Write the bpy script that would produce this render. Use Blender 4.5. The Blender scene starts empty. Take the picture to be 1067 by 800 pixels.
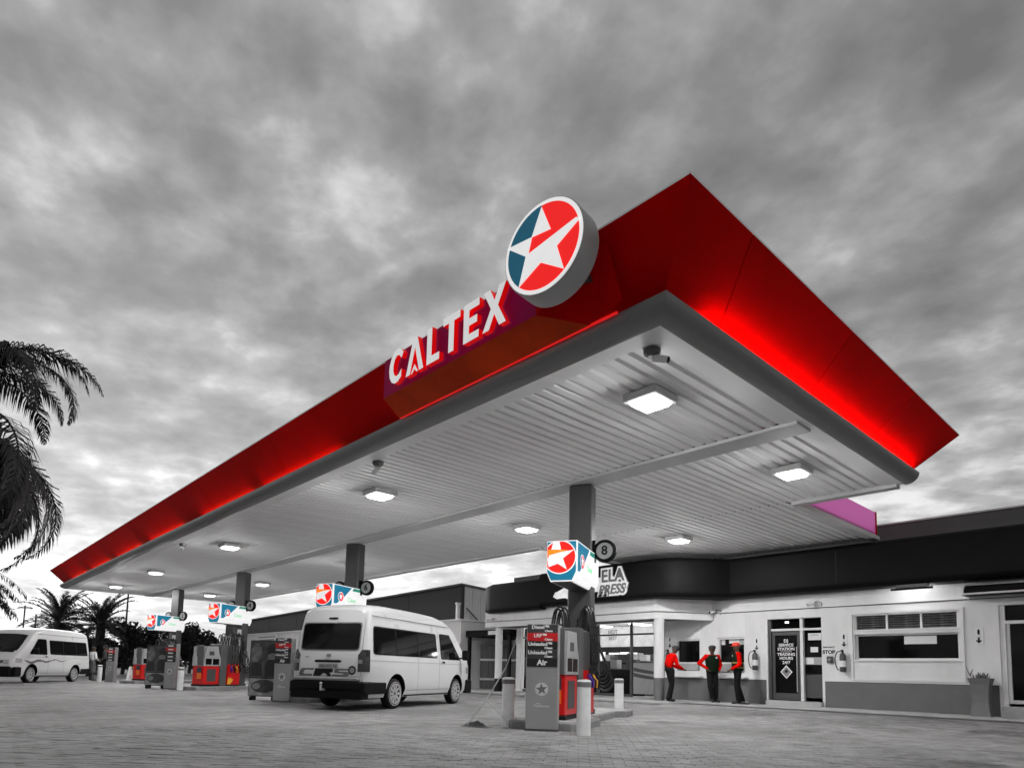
import bpy, bmesh, math, random
from mathutils import Vector, Matrix
R = math.radians
random.seed(7)
scene = bpy.context.scene
col = scene.collection

# ------------------------------------------------------------------ camera
CAM_H = 0.86
YAW, PITCH, ROLL = R(42.7), R(5.5), R(1.3)
cam = bpy.data.cameras.new('camera'); camo = bpy.data.objects.new('camera', cam); col.objects.link(camo)
fw = Vector((math.sin(YAW)*math.cos(PITCH), math.cos(YAW)*math.cos(PITCH), math.sin(PITCH)))
r0 = Vector((math.cos(YAW), -math.sin(YAW), 0)); u0 = r0.cross(fw)
rr = math.cos(ROLL)*r0 + math.sin(ROLL)*u0; uu = -math.sin(ROLL)*r0 + math.cos(ROLL)*u0
M = Matrix((rr, uu, -fw)).transposed().to_4x4(); M.translation = (0, 0, CAM_H)
camo.matrix_world = M
cam.sensor_fit = 'HORIZONTAL'; cam.sensor_width = 36.0; cam.lens = 678.0/1067.0*36.0
cam.shift_y = (635.0-400.0)/1067.0
cam.clip_start = 0.05; cam.clip_end = 3000
scene.camera = camo

# ------------------------------------------------------------------ world: grey dusk cloud deck
SUN_AZ, SUN_EL = R(8.0), R(9.0)     # low sun behind cloud, far left beyond the canopy
w = bpy.data.worlds.new('World'); scene.world = w; w.use_nodes = True
nt = w.node_tree; nt.nodes.clear()
def N(t, **k):
    n = nt.nodes.new(t)
    for a, b in k.items():
        if a.startswith('i_'):
            n.inputs[a[2:].replace('_', ' ')].default_value = b
        else: setattr(n, a, b)
    return n
def LK(a, b): nt.links.new(a, b)
def MATH(op, a, b=None, c=None, clamp=False):
    n = nt.nodes.new('ShaderNodeMath'); n.operation = op; n.use_clamp = clamp
    for i, v in enumerate((a, b, c)):
        if v is None: continue
        if isinstance(v, (int, float)): n.inputs[i].default_value = v
        else: nt.links.new(v, n.inputs[i])
    return n.outputs[0]
tc = N('ShaderNodeTexCoord'); sep = N('ShaderNodeSeparateXYZ'); LK(tc.outputs['Generated'], sep.inputs[0])
dx, dy, dz = sep.outputs
zz = MATH('ADD', MATH('MAXIMUM', dz, 0.0), 0.16)
cu = MATH('DIVIDE', dx, zz); cv = MATH('DIVIDE', dy, zz)
comb = N('ShaderNodeCombineXYZ'); LK(cu, comb.inputs[0]); LK(cv, comb.inputs[1])
mp = N('ShaderNodeMapping'); LK(comb.outputs[0], mp.inputs[0])
mp.inputs['Rotation'].default_value = (0, 0, R(25)); mp.inputs['Scale'].default_value = (1.0, 0.85, 1.0); mp.inputs['Location'].default_value = (2.3, 5.1, 0)
n1 = N('ShaderNodeTexNoise', i_Scale=2.6, i_Detail=9.0, i_Roughness=0.52, i_Distortion=0.10); LK(mp.outputs[0], n1.inputs['Vector'])
n2 = N('ShaderNodeTexNoise', i_Scale=7.0, i_Detail=7.0, i_Roughness=0.52, i_Distortion=0.12); LK(mp.outputs[0], n2.inputs['Vector'])
n3 = N('ShaderNodeTexNoise', i_Scale=0.7, i_Detail=3.0, i_Roughness=0.5); LK(mp.outputs[0], n3.inputs['Vector'])
cl = MATH('ADD', MATH('MULTIPLY', n1.outputs['Fac'], 0.50), MATH('ADD', MATH('MULTIPLY', n2.outputs['Fac'], 0.34), MATH('MULTIPLY', n3.outputs['Fac'], 0.30)))
ramp = N('ShaderNodeValToRGB'); LK(cl, ramp.inputs[0])
e = ramp.color_ramp.elements
e[0].position = 0.45; e[0].color = (0.118, 0.118, 0.118, 1)
e[1].position = 0.70; e[1].color = (0.46, 0.46, 0.46, 1)
k = e.new(0.54); k.color = (0.172, 0.172, 0.172, 1)
k = e.new(0.61); k.color = (0.25, 0.25, 0.25, 1)
rampbw = N('ShaderNodeRGBToBW'); LK(ramp.outputs[0], rampbw.inputs[0])
sky = N('ShaderNodeTexSky'); sky.sky_type = 'NISHITA'; sky.sun_disc = False; sky.sun_elevation = SUN_EL; sky.sun_rotation = SUN_AZ
skybw = N('ShaderNodeRGBToBW'); LK(sky.outputs[0], skybw.inputs[0])
skyl = MATH('MULTIPLY', MATH('MINIMUM', skybw.outputs[0], 6.0), 0.09)
# thin cloud towards the low sun lets more light through
sdot = MATH('ADD', MATH('MULTIPLY', dx, math.sin(SUN_AZ-R(8))), MATH('MULTIPLY', dy, math.cos(SUN_AZ-R(8))))
toward = MATH('POWER', MATH('MULTIPLY', MATH('ADD', sdot, 1.0), 0.5, clamp=True), 3.0)
low = MATH('POWER', MATH('SUBTRACT', 1.0, MATH('MAXIMUM', dz, 0.0), clamp=True), 3.2)
glow = MATH('MULTIPLY', toward, low)
lum = MATH('ADD', MATH('MULTIPLY', rampbw.outputs[0], MATH('ADD', 0.88, MATH('MULTIPLY', glow, 1.7))), MATH('MULTIPLY', skyl, MATH('ADD', 0.05, MATH('MULTIPLY', low, 0.35))))
bg = N('ShaderNodeBackground'); bg.inputs['Strength'].default_value = 1.0
LK(lum, bg.inputs['Color'])
wo = N('ShaderNodeOutputWorld'); LK(bg.outputs[0], wo.inputs[0])

# ------------------------------------------------------------------ sun: weak and very soft (dusk, overcast)
sl = bpy.data.lights.new('sun', 'SUN'); sl.energy = 0.5; sl.angle = R(25); sl.color = (1, 0.98, 0.96)
so = bpy.data.objects.new('sun', sl); col.objects.link(so)
sd = Vector((math.sin(SUN_AZ)*math.cos(SUN_EL), math.cos(SUN_AZ)*math.cos(SUN_EL), math.sin(SUN_EL)))
so.rotation_euler = sd.to_track_quat('Z', 'Y').to_euler()

vs = scene.view_settings
vs.view_transform = 'Standard'; vs.look = 'None'; vs.exposure = 0.7; vs.gamma = 1.0; vs.use_curve_mapping = False
scene.cycles.use_denoising = True
scene.cycles.max_bounces = 8
scene.cycles.sample_clamp_indirect = 6.0
scene.cycles.sample_clamp_direct = 5.0
scene.cycles.use_fast_gi = False

# ------------------------------------------------------------------ helpers
def wmat(o):
    m = o.matrix_basis.copy()
    if o.parent: m = wmat(o.parent) @ o.matrix_parent_inverse @ m
    return m
def empty(name, loc=(0, 0, 0), rz=0.0, label=None, cat=None, group=None, parent=None):
    o = bpy.data.objects.new(name, None); col.objects.link(o); o.empty_display_size = 0.2
    o.location = loc; o.rotation_euler = (0, 0, rz)
    if parent: o.parent = parent
    tag(o, label, cat, group)
    return o
def tag(o, label=None, cat=None, group=None, kind=None):
    if label: o['label'] = label
    if cat: o['category'] = cat
    if group: o['group'] = group
    if kind: o['kind'] = kind
    return o
def link_mesh(name, me, mats, parent=None, local=False, center=True):
    """local=True: vertices are in the parent's frame; otherwise in world space"""
    o = bpy.data.objects.new(name, me); col.objects.link(o)
    for m in (mats if isinstance(mats, (list, tuple)) else [mats]): me.materials.append(m)
    if center and len(me.vertices):
        c = Vector((0, 0, 0)); lo = Vector((1e9,)*3); hi = Vector((-1e9,)*3)
        for v in me.vertices:
            for i in range(3): lo[i] = min(lo[i], v.co[i]); hi[i] = max(hi[i], v.co[i])
        c = (lo+hi)/2
        me.transform(Matrix.Translation(-c)); o.location = c
    if parent:
        o.parent = parent
        if not local: o.matrix_parent_inverse = wmat(parent).inverted()
        else: o.matrix_parent_inverse = Matrix.Identity(4)
        if local and parent.type == 'MESH': # sub-part built in the thing's frame
            o.matrix_parent_inverse = parent.matrix_basis.inverted()
    return o
class MB:
    def __init__(s): s.v = []; s.f = []; s.mi = []
    def add(s, vs, fs, mi=0):
        b = len(s.v); s.v += [tuple(p) for p in vs]; s.f += [tuple(b+i for i in f) for f in fs]; s.mi += [mi]*len(fs)
        return s
    def box(s, x0, x1, y0, y1, z0, z1, mi=0, mat=None, bev=0.0):
        if bev > 0:
            b = bev
            pts = []
            for z, ins in ((z0, b), (z0+b, 0), (z1-b, 0), (z1, b)):
                for (x, y) in ((x0+b, y0), (x1-b, y0), (x1, y0+b), (x1, y1-b), (x1-b, y1), (x0+b, y1), (x0, y1-b), (x0, y0+b)):
                    cx, cy = (x0+x1)/2, (y0+y1)/2
                    if ins:
                        x = cx+(x-cx)*(1-2*ins/max(x1-x0, 1e-6)); y = cy+(y-cy)*(1-2*ins/max(y1-y0, 1e-6))
                    pts.append((x, y, z))
            fs = [tuple(range(7, -1, -1)), tuple(range(24, 32))]
            for k in range(3):
                for i in range(8): fs.append((k*8+i, k*8+(i+1) % 8, (k+1)*8+(i+1) % 8, (k+1)*8+i))
        else:
            pts = [(x0, y0, z0), (x1, y0, z0), (x1, y1, z0), (x0, y1, z0), (x0, y0, z1), (x1, y0, z1), (x1, y1, z1), (x0, y1, z1)]
            fs = [(3, 2, 1, 0), (4, 5, 6, 7), (0, 1, 5, 4), (1, 2, 6, 5), (2, 3, 7, 6), (3, 0, 4, 7)]
        if mat is not None: pts = [mat @ Vector(p) for p in pts]
        return s.add(pts, fs, mi)
    def prism(s, poly, fn, d0, d1, mi=0):
        """poly: 2D outline (ccw seen from +d); fn(u, v, d) -> 3D"""
        n = len(poly)
        a = [fn(u, v, d0) for u, v in poly]; b = [fn(u, v, d1) for u, v in poly]
        fs = [tuple(range(n-1, -1, -1)), tuple(range(n, 2*n))] + [(i, (i+1) % n, n+(i+1) % n, n+i) for i in range(n)]
        return s.add(a+b, fs, mi)
    def tube(s, pts, r, seg=8, mi=0, caps=True):
        pts = [Vector(p) for p in pts]; n = len(pts); rs = r if isinstance(r, (list, tuple)) else [r]*n
        base = []; prev = None
        for i, p in enumerate(pts):
            t = (pts[min(i+1, n-1)]-pts[max(i-1, 0)])
            if t.length < 1e-9: t = Vector((0, 0, 1))
            t.normalize()
            if prev is None:
                a = t.orthogonal().normalized()
            else:
                a = prev - t*prev.dot(t)
                a = a.normalized() if a.length > 1e-6 else t.orthogonal().normalized()
            prev = a; b = t.cross(a)
            for k in range(seg):
                an = 2*math.pi*k/seg; base.append(p+(a*math.cos(an)+b*math.sin(an))*rs[i])
        fs = []
        for i in range(n-1):
            for k in range(seg): fs.append((i*seg+k, i*seg+(k+1) % seg, (i+1)*seg+(k+1) % seg, (i+1)*seg+k))
        if caps: fs += [tuple(range(seg-1, -1, -1)), tuple((n-1)*seg+k for k in range(seg))]
        return s.add(base, fs, mi)
    def lathe(s, prof, seg=24, mat=None, mi=0, caps=True):
        """prof: (r, z) bottom to top, about local Z"""
        m = mat or Matrix.Identity(4); vs_ = []; n = len(prof)
        for r, z in prof:
            for k in range(seg):
                an = 2*math.pi*k/seg; vs_.append(m @ Vector((max(r, 1e-4)*math.cos(an), max(r, 1e-4)*math.sin(an), z)))
        fs = []
        for i in range(n-1):
            for k in range(seg): fs.append((i*seg+k, i*seg+(k+1) % seg, (i+1)*seg+(k+1) % seg, (i+1)*seg+k))
        if caps: fs += [tuple(range(seg-1, -1, -1)), tuple((n-1)*seg+k for k in range(seg))]
        return s.add(vs_, fs, mi)
    def sweep(s, prof, path, mi=0, closed_prof=True, up=(0, 0, 1), caps=True):
        """prof: (offset to the left-normal, z); path: 2D points, mitred"""
        n = len(path); m = len(prof); vs_ = []
        for i, (x, y) in enumerate(path):
            def nd(a, b):
                d = Vector((b[0]-a[0], b[1]-a[1])); d.normalize(); return Vector((-d.y, d.x))
            if i == 0: nn = nd(path[0], path[1]); sc = 1
            elif i == n-1: nn = nd(path[-2], path[-1]); sc = 1
            else:
                a, b = nd(path[i-1], path[i]), nd(path[i], path[i+1]); nn = (a+b).normalized(); sc = 1/max(nn.dot(a), .3)
            for o_, z_ in prof: vs_.append((x+nn.x*o_*sc, y+nn.y*o_*sc, z_))
        fs = []
        for i in range(n-1):
            for k in range(m if closed_prof else m-1):
                k2 = (k+1) % m; fs.append((i*m+k, (i+1)*m+k, (i+1)*m+k2, i*m+k2))
        if caps and closed_prof: fs += [tuple(range(m)), tuple((n-1)*m+k for k in range(m-1, -1, -1))]
        return s.add(vs_, fs, mi)
    def build(s, name, mats, parent=None, local=False, smooth=False, center=True, angle=38):
        me = bpy.data.meshes.new(name); me.from_pydata([tuple(p) for p in s.v], [], s.f)
        if any(s.mi): me.polygons.foreach_set('material_index', s.mi)
        bm = bmesh.new(); bm.from_mesh(me); bmesh.ops.recalc_face_normals(bm, faces=bm.faces); bm.to_mesh(me); bm.free()
        if smooth:
            me.polygons.foreach_set('use_smooth', [True]*len(me.polygons)); me.set_sharp_from_angle(angle=R(angle))
        me.update()
        return link_mesh(name, me, mats, parent, local, center)
def kids(o): return [c for c in bpy.data.objects if c.parent == o]
def copy_tree(o, parent=None):
    c = o.copy(); col.objects.link(c); c.parent = parent
    if parent: c.matrix_parent_inverse = o.matrix_parent_inverse.copy()
    for ch in kids(o): copy_tree(ch, c)
    return c

# ------------------------------------------------------------------ materials
MC = {}
def mat(name, c, rough=0.6, metal=0.0, var=0.12, scale=6.0, bump=0.0, bscale=60.0, emit=None, estr=0.0, spec=0.5, stretch=None, coat=0.0):
    if name in MC: return MC[name]
    if isinstance(c, (int, float)): c = (c, c, c)
    m = bpy.data.materials.new(name); m.use_nodes = True; t = m.node_tree; b = t.nodes['Principled BSDF']
    b.inputs['Roughness'].default_value = rough; b.inputs['Metallic'].default_value = metal
    b.inputs['Specular IOR Level'].default_value = spec
    if coat: b.inputs['Coat Weight'].default_value = coat; b.inputs['Coat Roughness'].default_value = 0.08
    tcn = t.nodes.new('ShaderNodeTexCoord')
    src = tcn.outputs['Object']
    if stretch:
        mpn = t.nodes.new('ShaderNodeMapping'); mpn.inputs['Scale'].default_value = stretch; t.links.new(src, mpn.inputs[0]); src = mpn.outputs[0]
    nz = t.nodes.new('ShaderNodeTexNoise'); nz.inputs['Scale'].default_value = scale; nz.inputs['Detail'].default_value = 6; nz.inputs['Roughness'].default_value = 0.6
    t.links.new(src, nz.inputs['Vector'])
    mr = t.nodes.new('ShaderNodeMapRange'); mr.inputs['From Min'].default_value = 0.25; mr.inputs['From Max'].default_value = 0.75
    mr.inputs['To Min'].default_value = 1-var; mr.inputs['To Max'].default_value = 1+var*0.6
    t.links.new(nz.outputs['Fac'], mr.inputs['Value'])
    vm = t.nodes.new('ShaderNodeVectorMath'); vm.operation = 'SCALE'; vm.inputs[0].default_value = c; t.links.new(mr.outputs[0], vm.inputs['Scale'])
    t.links.new(vm.outputs[0], b.inputs['Base Color'])
    mr2 = t.nodes.new('ShaderNodeMapRange'); mr2.inputs['To Min'].default_value = max(rough-0.1, 0.02); mr2.inputs['To Max'].default_value = min(rough+0.12, 1)
    t.links.new(nz.outputs['Fac'], mr2.inputs['Value']); t.links.new(mr2.outputs[0], b.inputs['Roughness'])
    if bump:
        nb = t.nodes.new('ShaderNodeTexNoise'); nb.inputs['Scale'].default_value = bscale; nb.inputs['Detail'].default_value = 4; t.links.new(tcn.outputs['Object'], nb.inputs['Vector'])
        bn = t.nodes.new('ShaderNodeBump'); bn.inputs['Strength'].default_value = bump; bn.inputs['Distance'].default_value = 0.02
        t.links.new(nb.outputs['Fac'], bn.inputs['Height']); t.links.new(bn.outputs[0], b.inputs['Normal'])
    if emit is not None:
        if isinstance(emit, (int, float)): emit = (emit,)*3
        b.inputs['Emission Color'].default_value = (*emit, 1); b.inputs['Emission Strength'].default_value = estr
    MC[name] = m
    return m
def glass(name, c=0.02, rough=0.04, alpha=1.0):
    if name in MC: return MC[name]
    m = mat(name, c, rough, 0, 0.05, 2.0)
    b = m.node_tree.nodes['Principled BSDF']; b.inputs['Specular IOR Level'].default_value = 0.32
    for l in list(m.node_tree.links):
        if l.to_socket == b.inputs['Roughness']: m.node_tree.links.remove(l)
    b.inputs['Roughness'].default_value = rough
    if alpha < 1:
        t = m.node_tree; tr = t.nodes.new('ShaderNodeBsdfTransparent'); mx = t.nodes.new('ShaderNodeMixShader')
        fr = t.nodes.new('ShaderNodeFresnel'); fr.inputs[0].default_value = 1.45
        ad = t.nodes.new('ShaderNodeMath'); ad.operation = 'ADD'; ad.use_clamp = True; ad.inputs[1].default_value = alpha; t.links.new(fr.outputs[0], ad.inputs[0])
        t.links.new(ad.outputs[0], mx.inputs[0]); t.links.new(tr.outputs[0], mx.inputs[1]); t.links.new(b.outputs[0], mx.inputs[2])
        t.links.new(mx.outputs[0], t.nodes['Material Output'].inputs[0])
    return m
white = mat('white_plaster', 0.72, 0.8, var=0.16, scale=1.3, bump=0.15, bscale=90, stretch=(1, 1, 0.35), spec=0.3)
trimw = mat('white_trim_paint', 0.70, 0.55, var=0.08, scale=3)
plinthg = mat('plinth_grey_paint', 0.115, 0.65, var=0.15, scale=2.2, bump=0.1, bscale=80)
darkf = mat('dark_fascia_panel', 0.006, 0.55, var=0.5, scale=1.2, spec=0.10, bump=.1, bscale=3)
greyp = mat('parapet_grey', 0.12, 0.7, var=0.15, scale=1.5)
soff = mat('soffit_sheet_paint', 0.84, 0.7, var=0.10, scale=1.1, spec=0.25, stretch=(0.25, 2.0, 1))
bandm = mat('silver_band_paint', 0.20, 0.45, 0.1, var=0.10, scale=1.4, stretch=(0.3, 0.3, 1))
beamm = mat('beam_flashing_paint', 0.50, 0.65, var=0.1, scale=2)
redf = mat('red_fascia_panel', (0.56, 0.0014, 0.0014), 0.5, 0.0, var=0.22, scale=0.9, spec=0.03)
magf = mat('magenta_sign_panel', (0.40, 0.002, 0.085), 0.5, 0.0, var=0.1, scale=1.2, spec=0.05)
pinkf = mat('pink_fascia_panel', (0.80, 0.35, 0.62), 0.42, 0.0, var=0.14, scale=1.4)
def translucent(m, c, f):
    t = m.node_tree; b = t.nodes['Principled BSDF']; tl = t.nodes.new('ShaderNodeBsdfTranslucent'); tl.inputs[0].default_value = (*c, 1)
    mx = t.nodes.new('ShaderNodeMixShader'); mx.inputs[0].default_value = f
    t.links.new(b.outputs[0], mx.inputs[1]); t.links.new(tl.outputs[0], mx.inputs[2]); t.links.new(mx.outputs[0], t.nodes['Material Output'].inputs[0])
translucent(pinkf, (1.0, 0.50, 0.86), 0.8)
whl = mat('white_edge_trim', 0.82, 0.4)
colm = mat('column_cladding', 0.075, 0.42, 0.3, var=0.14, scale=1.5)
black = mat('black_rubber', 0.007, 0.55, var=0.3, scale=10, spec=0.2)
blackp = mat('black_plastic', 0.006, 0.5, var=0.25, scale=8, spec=0.1)
blackg = mat('black_gloss_panel', 0.004, 0.22, var=0.2, scale=3, spec=0.12)
metal = mat('brushed_metal', 0.34, 0.34, 0.85, var=0.12, scale=5)
steel = mat('pale_steel', 0.55, 0.3, 0.7, var=0.1, scale=5)
pylg = mat('pylon_silver_paint', 0.30, 0.4, 0.35, var=0.10, scale=2.5)
dispg = mat('dispenser_grey', 0.10, 0.45, 0.2, var=0.15, scale=3)
dispd = mat('dispenser_dark_grey', 0.055, 0.5, 0.1, var=0.15, scale=3)
disps = mat('dispenser_silver', 0.42, 0.35, 0.4, var=0.12, scale=3)
redp = mat('red_panel_paint', (0.55, 0.004, 0.004), 0.35, var=0.1, scale=3)
orange = mat('orange_panel', (0.80, 0.16, 0.01), 0.45)
navy = mat('navy_panel', (0.012, 0.03, 0.05), 0.4)
conc = mat('kerb_concrete', 0.20, 0.85, var=0.3, scale=5, bump=0.3, bscale=50)
concl = mat('walkway_concrete', 0.40, 0.85, var=0.25, scale=2.2, bump=0.3, bscale=45)
bolw = mat('bollard_white_paint', 0.80, 0.6, var=0.12, scale=6)
bolg = mat('bollard_grey_band', 0.16, 0.5)
vanw = mat('van_white_paint', 0.58, 0.3, var=0.02, scale=0.7, coat=0.4)
vand = mat('van_grey_trim', 0.16, 0.45)
dglass = glass('dark_vehicle_glass', 0.005, 0.05)
dglass.node_tree.nodes['Principled BSDF'].inputs['Specular IOR Level'].default_value = 0.22
bglass = glass('black_window_glass', 0.003, 0.06)
bglass.node_tree.nodes['Principled BSDF'].inputs['Specular IOR Level'].default_value = 0.15
sglass = glass('shop_glass', 0.02, 0.03, alpha=0.06)
paper = mat('white_paper', 0.72, 0.7, var=0.06)
greyprint = mat('grey_print', 0.22, 0.6)
txtw = mat('white_lettering', 0.75, 0.5, var=0.03)
txtg = mat('grey_lettering', 0.13, 0.5, var=0.05)
lampm = mat('lamp_lens', 0.8, 0.4, emit=(1, 1, 1), estr=215.0)
trimlit = mat('fixture_housing', 0.62, 0.5)
numface = mat('number_disc_face', 0.30, 0.5)
skin = mat('brown_skin', (0.075, 0.04, 0.025), 0.55, var=0.1, scale=12)
wood = mat('weathered_wood_board', 0.13, 0.8, var=0.4, scale=6, stretch=(6, 6, 0.5), bump=0.3, bscale=30)
shedw = mat('shed_wall_sheet', 0.045, 0.6, var=0.2, scale=0.8)
shedr = mat('corrugated_sheet', 0.65, 0.5, 0.3, var=0.25, scale=1.5, stretch=(1, 1, 0.2))

# ------------------------------------------------------------------ ground
def ground_mat(nm='forecourt_paving', plain=None):
    m = bpy.data.materials.new(nm); m.use_nodes = True; t = m.node_tree; b = t.nodes['Principled BSDF']
    def NN(ty, **k):
        n = t.nodes.new(ty)
        for a, v in k.items():
            n.inputs[a.replace('_', ' ')].default_value = v
        return n
    geo = t.nodes.new('ShaderNodeNewGeometry')
    mpn = NN('ShaderNodeMapping'); mpn.inputs['Rotation'].default_value = (0, 0, PAV_ROT); mpn.vector_type = 'POINT'
    t.links.new(geo.outputs['Position'], mpn.inputs[0])
    br = t.nodes.new('ShaderNodeTexBrick'); br.offset = 0.5
    for a, v in (('Scale', 1.0), ('Mortar Size', 0.006), ('Mortar Smooth', 0.3), ('Bias', 0.0), ('Brick Width', PAV_L), ('Row Height', PAV_W)): br.inputs[a].default_value = v
    br.inputs['Color1'].default_value = (0.20, 0.20, 0.20, 1); br.inputs['Color2'].default_value = (0.25, 0.25, 0.25, 1); br.inputs['Mortar'].default_value = (0.12, 0.09, 0.09, 1)
    t.links.new(mpn.outputs[0], br.inputs['Vector'])
    if plain is not None:
        for q in ('Color1', 'Color2', 'Mortar'): br.inputs[q].default_value = (plain, plain, plain, 1)
        br.inputs['Mortar Size'].default_value = 0.0
    big = NN('ShaderNodeTexNoise', Scale=0.30, Detail=7.0, Roughness=0.62, Distortion=0.6); t.links.new(geo.outputs['Position'], big.inputs['Vector'])
    mrr = NN('ShaderNodeMapRange', From_Min=0.33, From_Max=0.68, To_Min=0.58, To_Max=1.40); t.links.new(big.outputs['Fac'], mrr.inputs['Value'])
    sm = NN('ShaderNodeTexNoise', Scale=2.6, Detail=8.0, Roughness=0.65, Distortion=0.4); t.links.new(geo.outputs['Position'], sm.inputs['Vector'])
    ms = NN('ShaderNodeMapRange', From_Min=0.3, From_Max=0.7, To_Min=0.60, To_Max=1.32); t.links.new(sm.outputs['Fac'], ms.inputs['Value'])
    # oil stains
    vo = NN('ShaderNodeTexVoronoi', Scale=0.42, Randomness=1.0); vo.feature = 'F1'; t.links.new(geo.outputs['Position'], vo.inputs['Vector'])
    va = NN('ShaderNodeMath'); va.operation = 'ADD'; t.links.new(vo.outputs['Distance'], va.inputs[0]); 
    vn = NN('ShaderNodeMath'); vn.operation = 'MULTIPLY'; vn.inputs[1].default_value = 0.7; t.links.new(sm.outputs['Fac'], vn.inputs[0]); t.links.new(vn.outputs[0], va.inputs[1])
    vr = NN('ShaderNodeMapRange', From_Min=0.42, From_Max=0.62, To_Min=0.50, To_Max=1.0); t.links.new(va.outputs[0], vr.inputs['Value'])
    m1 = NN('ShaderNodeMath'); m1.operation = 'MULTIPLY'; t.links.new(mrr.outputs[0], m1.inputs[0]); t.links.new(ms.outputs[0], m1.inputs[1])
    m2 = NN('ShaderNodeMath'); m2.operation = 'MULTIPLY'; t.links.new(m1.outputs[0], m2.inputs[0]); t.links.new(vr.outputs[0], m2.inputs[1])
    sc = t.nodes.new('ShaderNodeVectorMath'); sc.operation = 'SCALE'; t.links.new(br.outputs['Color'], sc.inputs[0]); t.links.new(m2.outputs[0], sc.inputs['Scale'])
    t.links.new(sc.outputs[0], b.inputs['Base Color'])
    rg = NN('ShaderNodeMapRange', To_Min=0.55, To_Max=0.92); t.links.new(big.outputs['Fac'], rg.inputs['Value']); t.links.new(rg.outputs[0], b.inputs['Roughness'])
    fine = NN('ShaderNodeTexNoise', Scale=38.0, Detail=5.0, Roughness=0.6); t.links.new(geo.outputs['Position'], fine.inputs['Vector'])
    hm = NN('ShaderNodeMath'); hm.operation = 'MULTIPLY_ADD'; hm.inputs[1].default_value = -0.7; t.links.new(br.outputs['Fac'], hm.inputs[0]); t.links.new(fine.outputs['Fac'], hm.inputs[2])
    hm2 = NN('ShaderNodeMath'); hm2.operation = 'ADD'; t.links.new(hm.outputs[0], hm2.inputs[0]); t.links.new(sm.outputs['Fac'], hm2.inputs[1])
    bp = NN('ShaderNodeBump', Strength=0.55, Distance=0.012); t.links.new(hm2.outputs[0], bp.inputs['Height']); t.links.new(bp.outputs[0], b.inputs['Normal'])
    b.inputs['Specular IOR Level'].default_value = 0.35
    return m
PAV_L, PAV_W = 0.225, 0.115
PAV_ROT = R(42.7+6)           # texture rows run across the view, slightly skewed
gm = ground_mat()
def gz(x): return 0.0 if x <= 12.5 else (0.10 if x >= 16.0 else 0.10*(x-12.5)/3.5)
xs = [-700, -60, -10, 0, 6, 12.5, 13.4, 14.3, 15.2, 16.0, 30, 90, 700]; ys = [-700, -60, -8, 0, 6, 12, 20, 40, 90, 250, 900]
g = MB(); gv = [(x, y, gz(x)) for y in ys for x in xs]; nx = len(xs)
g.add(gv, [(j*nx+i, j*nx+i+1, (j+1)*nx+i+1, (j+1)*nx+i) for j in range(len(ys)-1) for i in range(nx-1)])
ground = g.build('ground', gm, center=False); tag(ground, kind='structure')

# foreground clay pavers: real blocks where the photograph resolves them
def pavers():
    c, s = math.cos(-PAV_ROT), math.sin(-PAV_ROT)
    def T(u, v): return (c*u - s*v, s*u + c*v)
    f2 = Vector((math.sin(YAW), math.cos(YAW))); r2 = Vector((math.cos(YAW), -math.sin(YAW)))
    cand = []
    for j in range(-20, 130):
        for i in range(-80, 80):
            u = (i+(0.5 if j % 2 else 0))*PAV_L; v = j*PAV_W
            x, y = T(u, v); d = x*f2.x+y*f2.y; l = x*r2.x+y*r2.y
            if 5.2 < d < 9.0 and abs(l) < d*0.80+0.2: cand.append((d, x, y))
    cand.sort()
    protos = []
    rnd = random.Random(3)
    for k in range(6):
        b = 0.006; L, W = PAV_L/2-0.0022, PAV_W/2-0.0022; tz = 0.016
        mb = MB()
        top = [(-L+b, -W+b, tz+rnd.uniform(-.0015, .0015)), (L-b, -W+b, tz+rnd.uniform(-.0015, .0015)), (L-b, W-b, tz+rnd.uniform(-.0015, .0015)), (-L+b, W-b, tz+rnd.uniform(-.0015, .0015))]
        mid = [(-L, -W, tz-b), (L, -W, tz-b), (L, W, tz-b), (-L, W, tz-b)]; bot = [(-L, -W, 0.0), (L, -W, 0.0), (L, W, 0.0), (-L, W, 0.0)]
        mb.add(top+mid+bot, [(0, 1, 2, 3)]+[(4+i, 4+(i+1) % 4, (i+1) % 4, i) for i in range(4)]+[(8+i, 8+(i+1) % 4, 4+(i+1) % 4, 4+i) for i in range(4)])
        protos.append(mb)
    def pm(i, base):
        return ground_mat('paver_%d' % i, base)
    pms = [pm(i, v) for i, v in enumerate((0.195, 0.205, 0.215, 0.22, 0.20, 0.23))]
    meshes = []
    for k, mb in enumerate(protos):
        me = bpy.data.meshes.new('paver'); me.from_pydata(mb.v, [], mb.f); me.materials.append(pms[k]); meshes.append(me)
    rest = [MB() for _ in range(6)]
    for n, (d, x, y) in enumerate(cand):
        k = rnd.randrange(6); rz = -PAV_ROT + rnd.uniform(-.015, .015); z = rnd.uniform(-.010, -.003); tx, ty = rnd.uniform(-.012, .012), rnd.uniform(-.012, .012)
        if n < 300:
            o = bpy.data.objects.new('paver', meshes[k]); col.objects.link(o); o.parent = ground
            o.location = (x, y, z); o.rotation_euler = (tx, ty, rz)
        else:
            mm = Matrix.Translation((x, y, z)) @ Matrix.Rotation(rz, 4, 'Z') @ Matrix.Rotation(tx, 4, 'X') @ Matrix.Rotation(ty, 4, 'Y')
            rest[k].add([mm @ Vector(p) for p in protos[k].v], protos[k].f, k)
    al = MB()
    for k in range(6): al.add(rest[k].v, rest[k].f, k)
    o = al.build('paver_field', pms, ground, center=False); tag(o, kind='stuff')
pavers()

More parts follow.
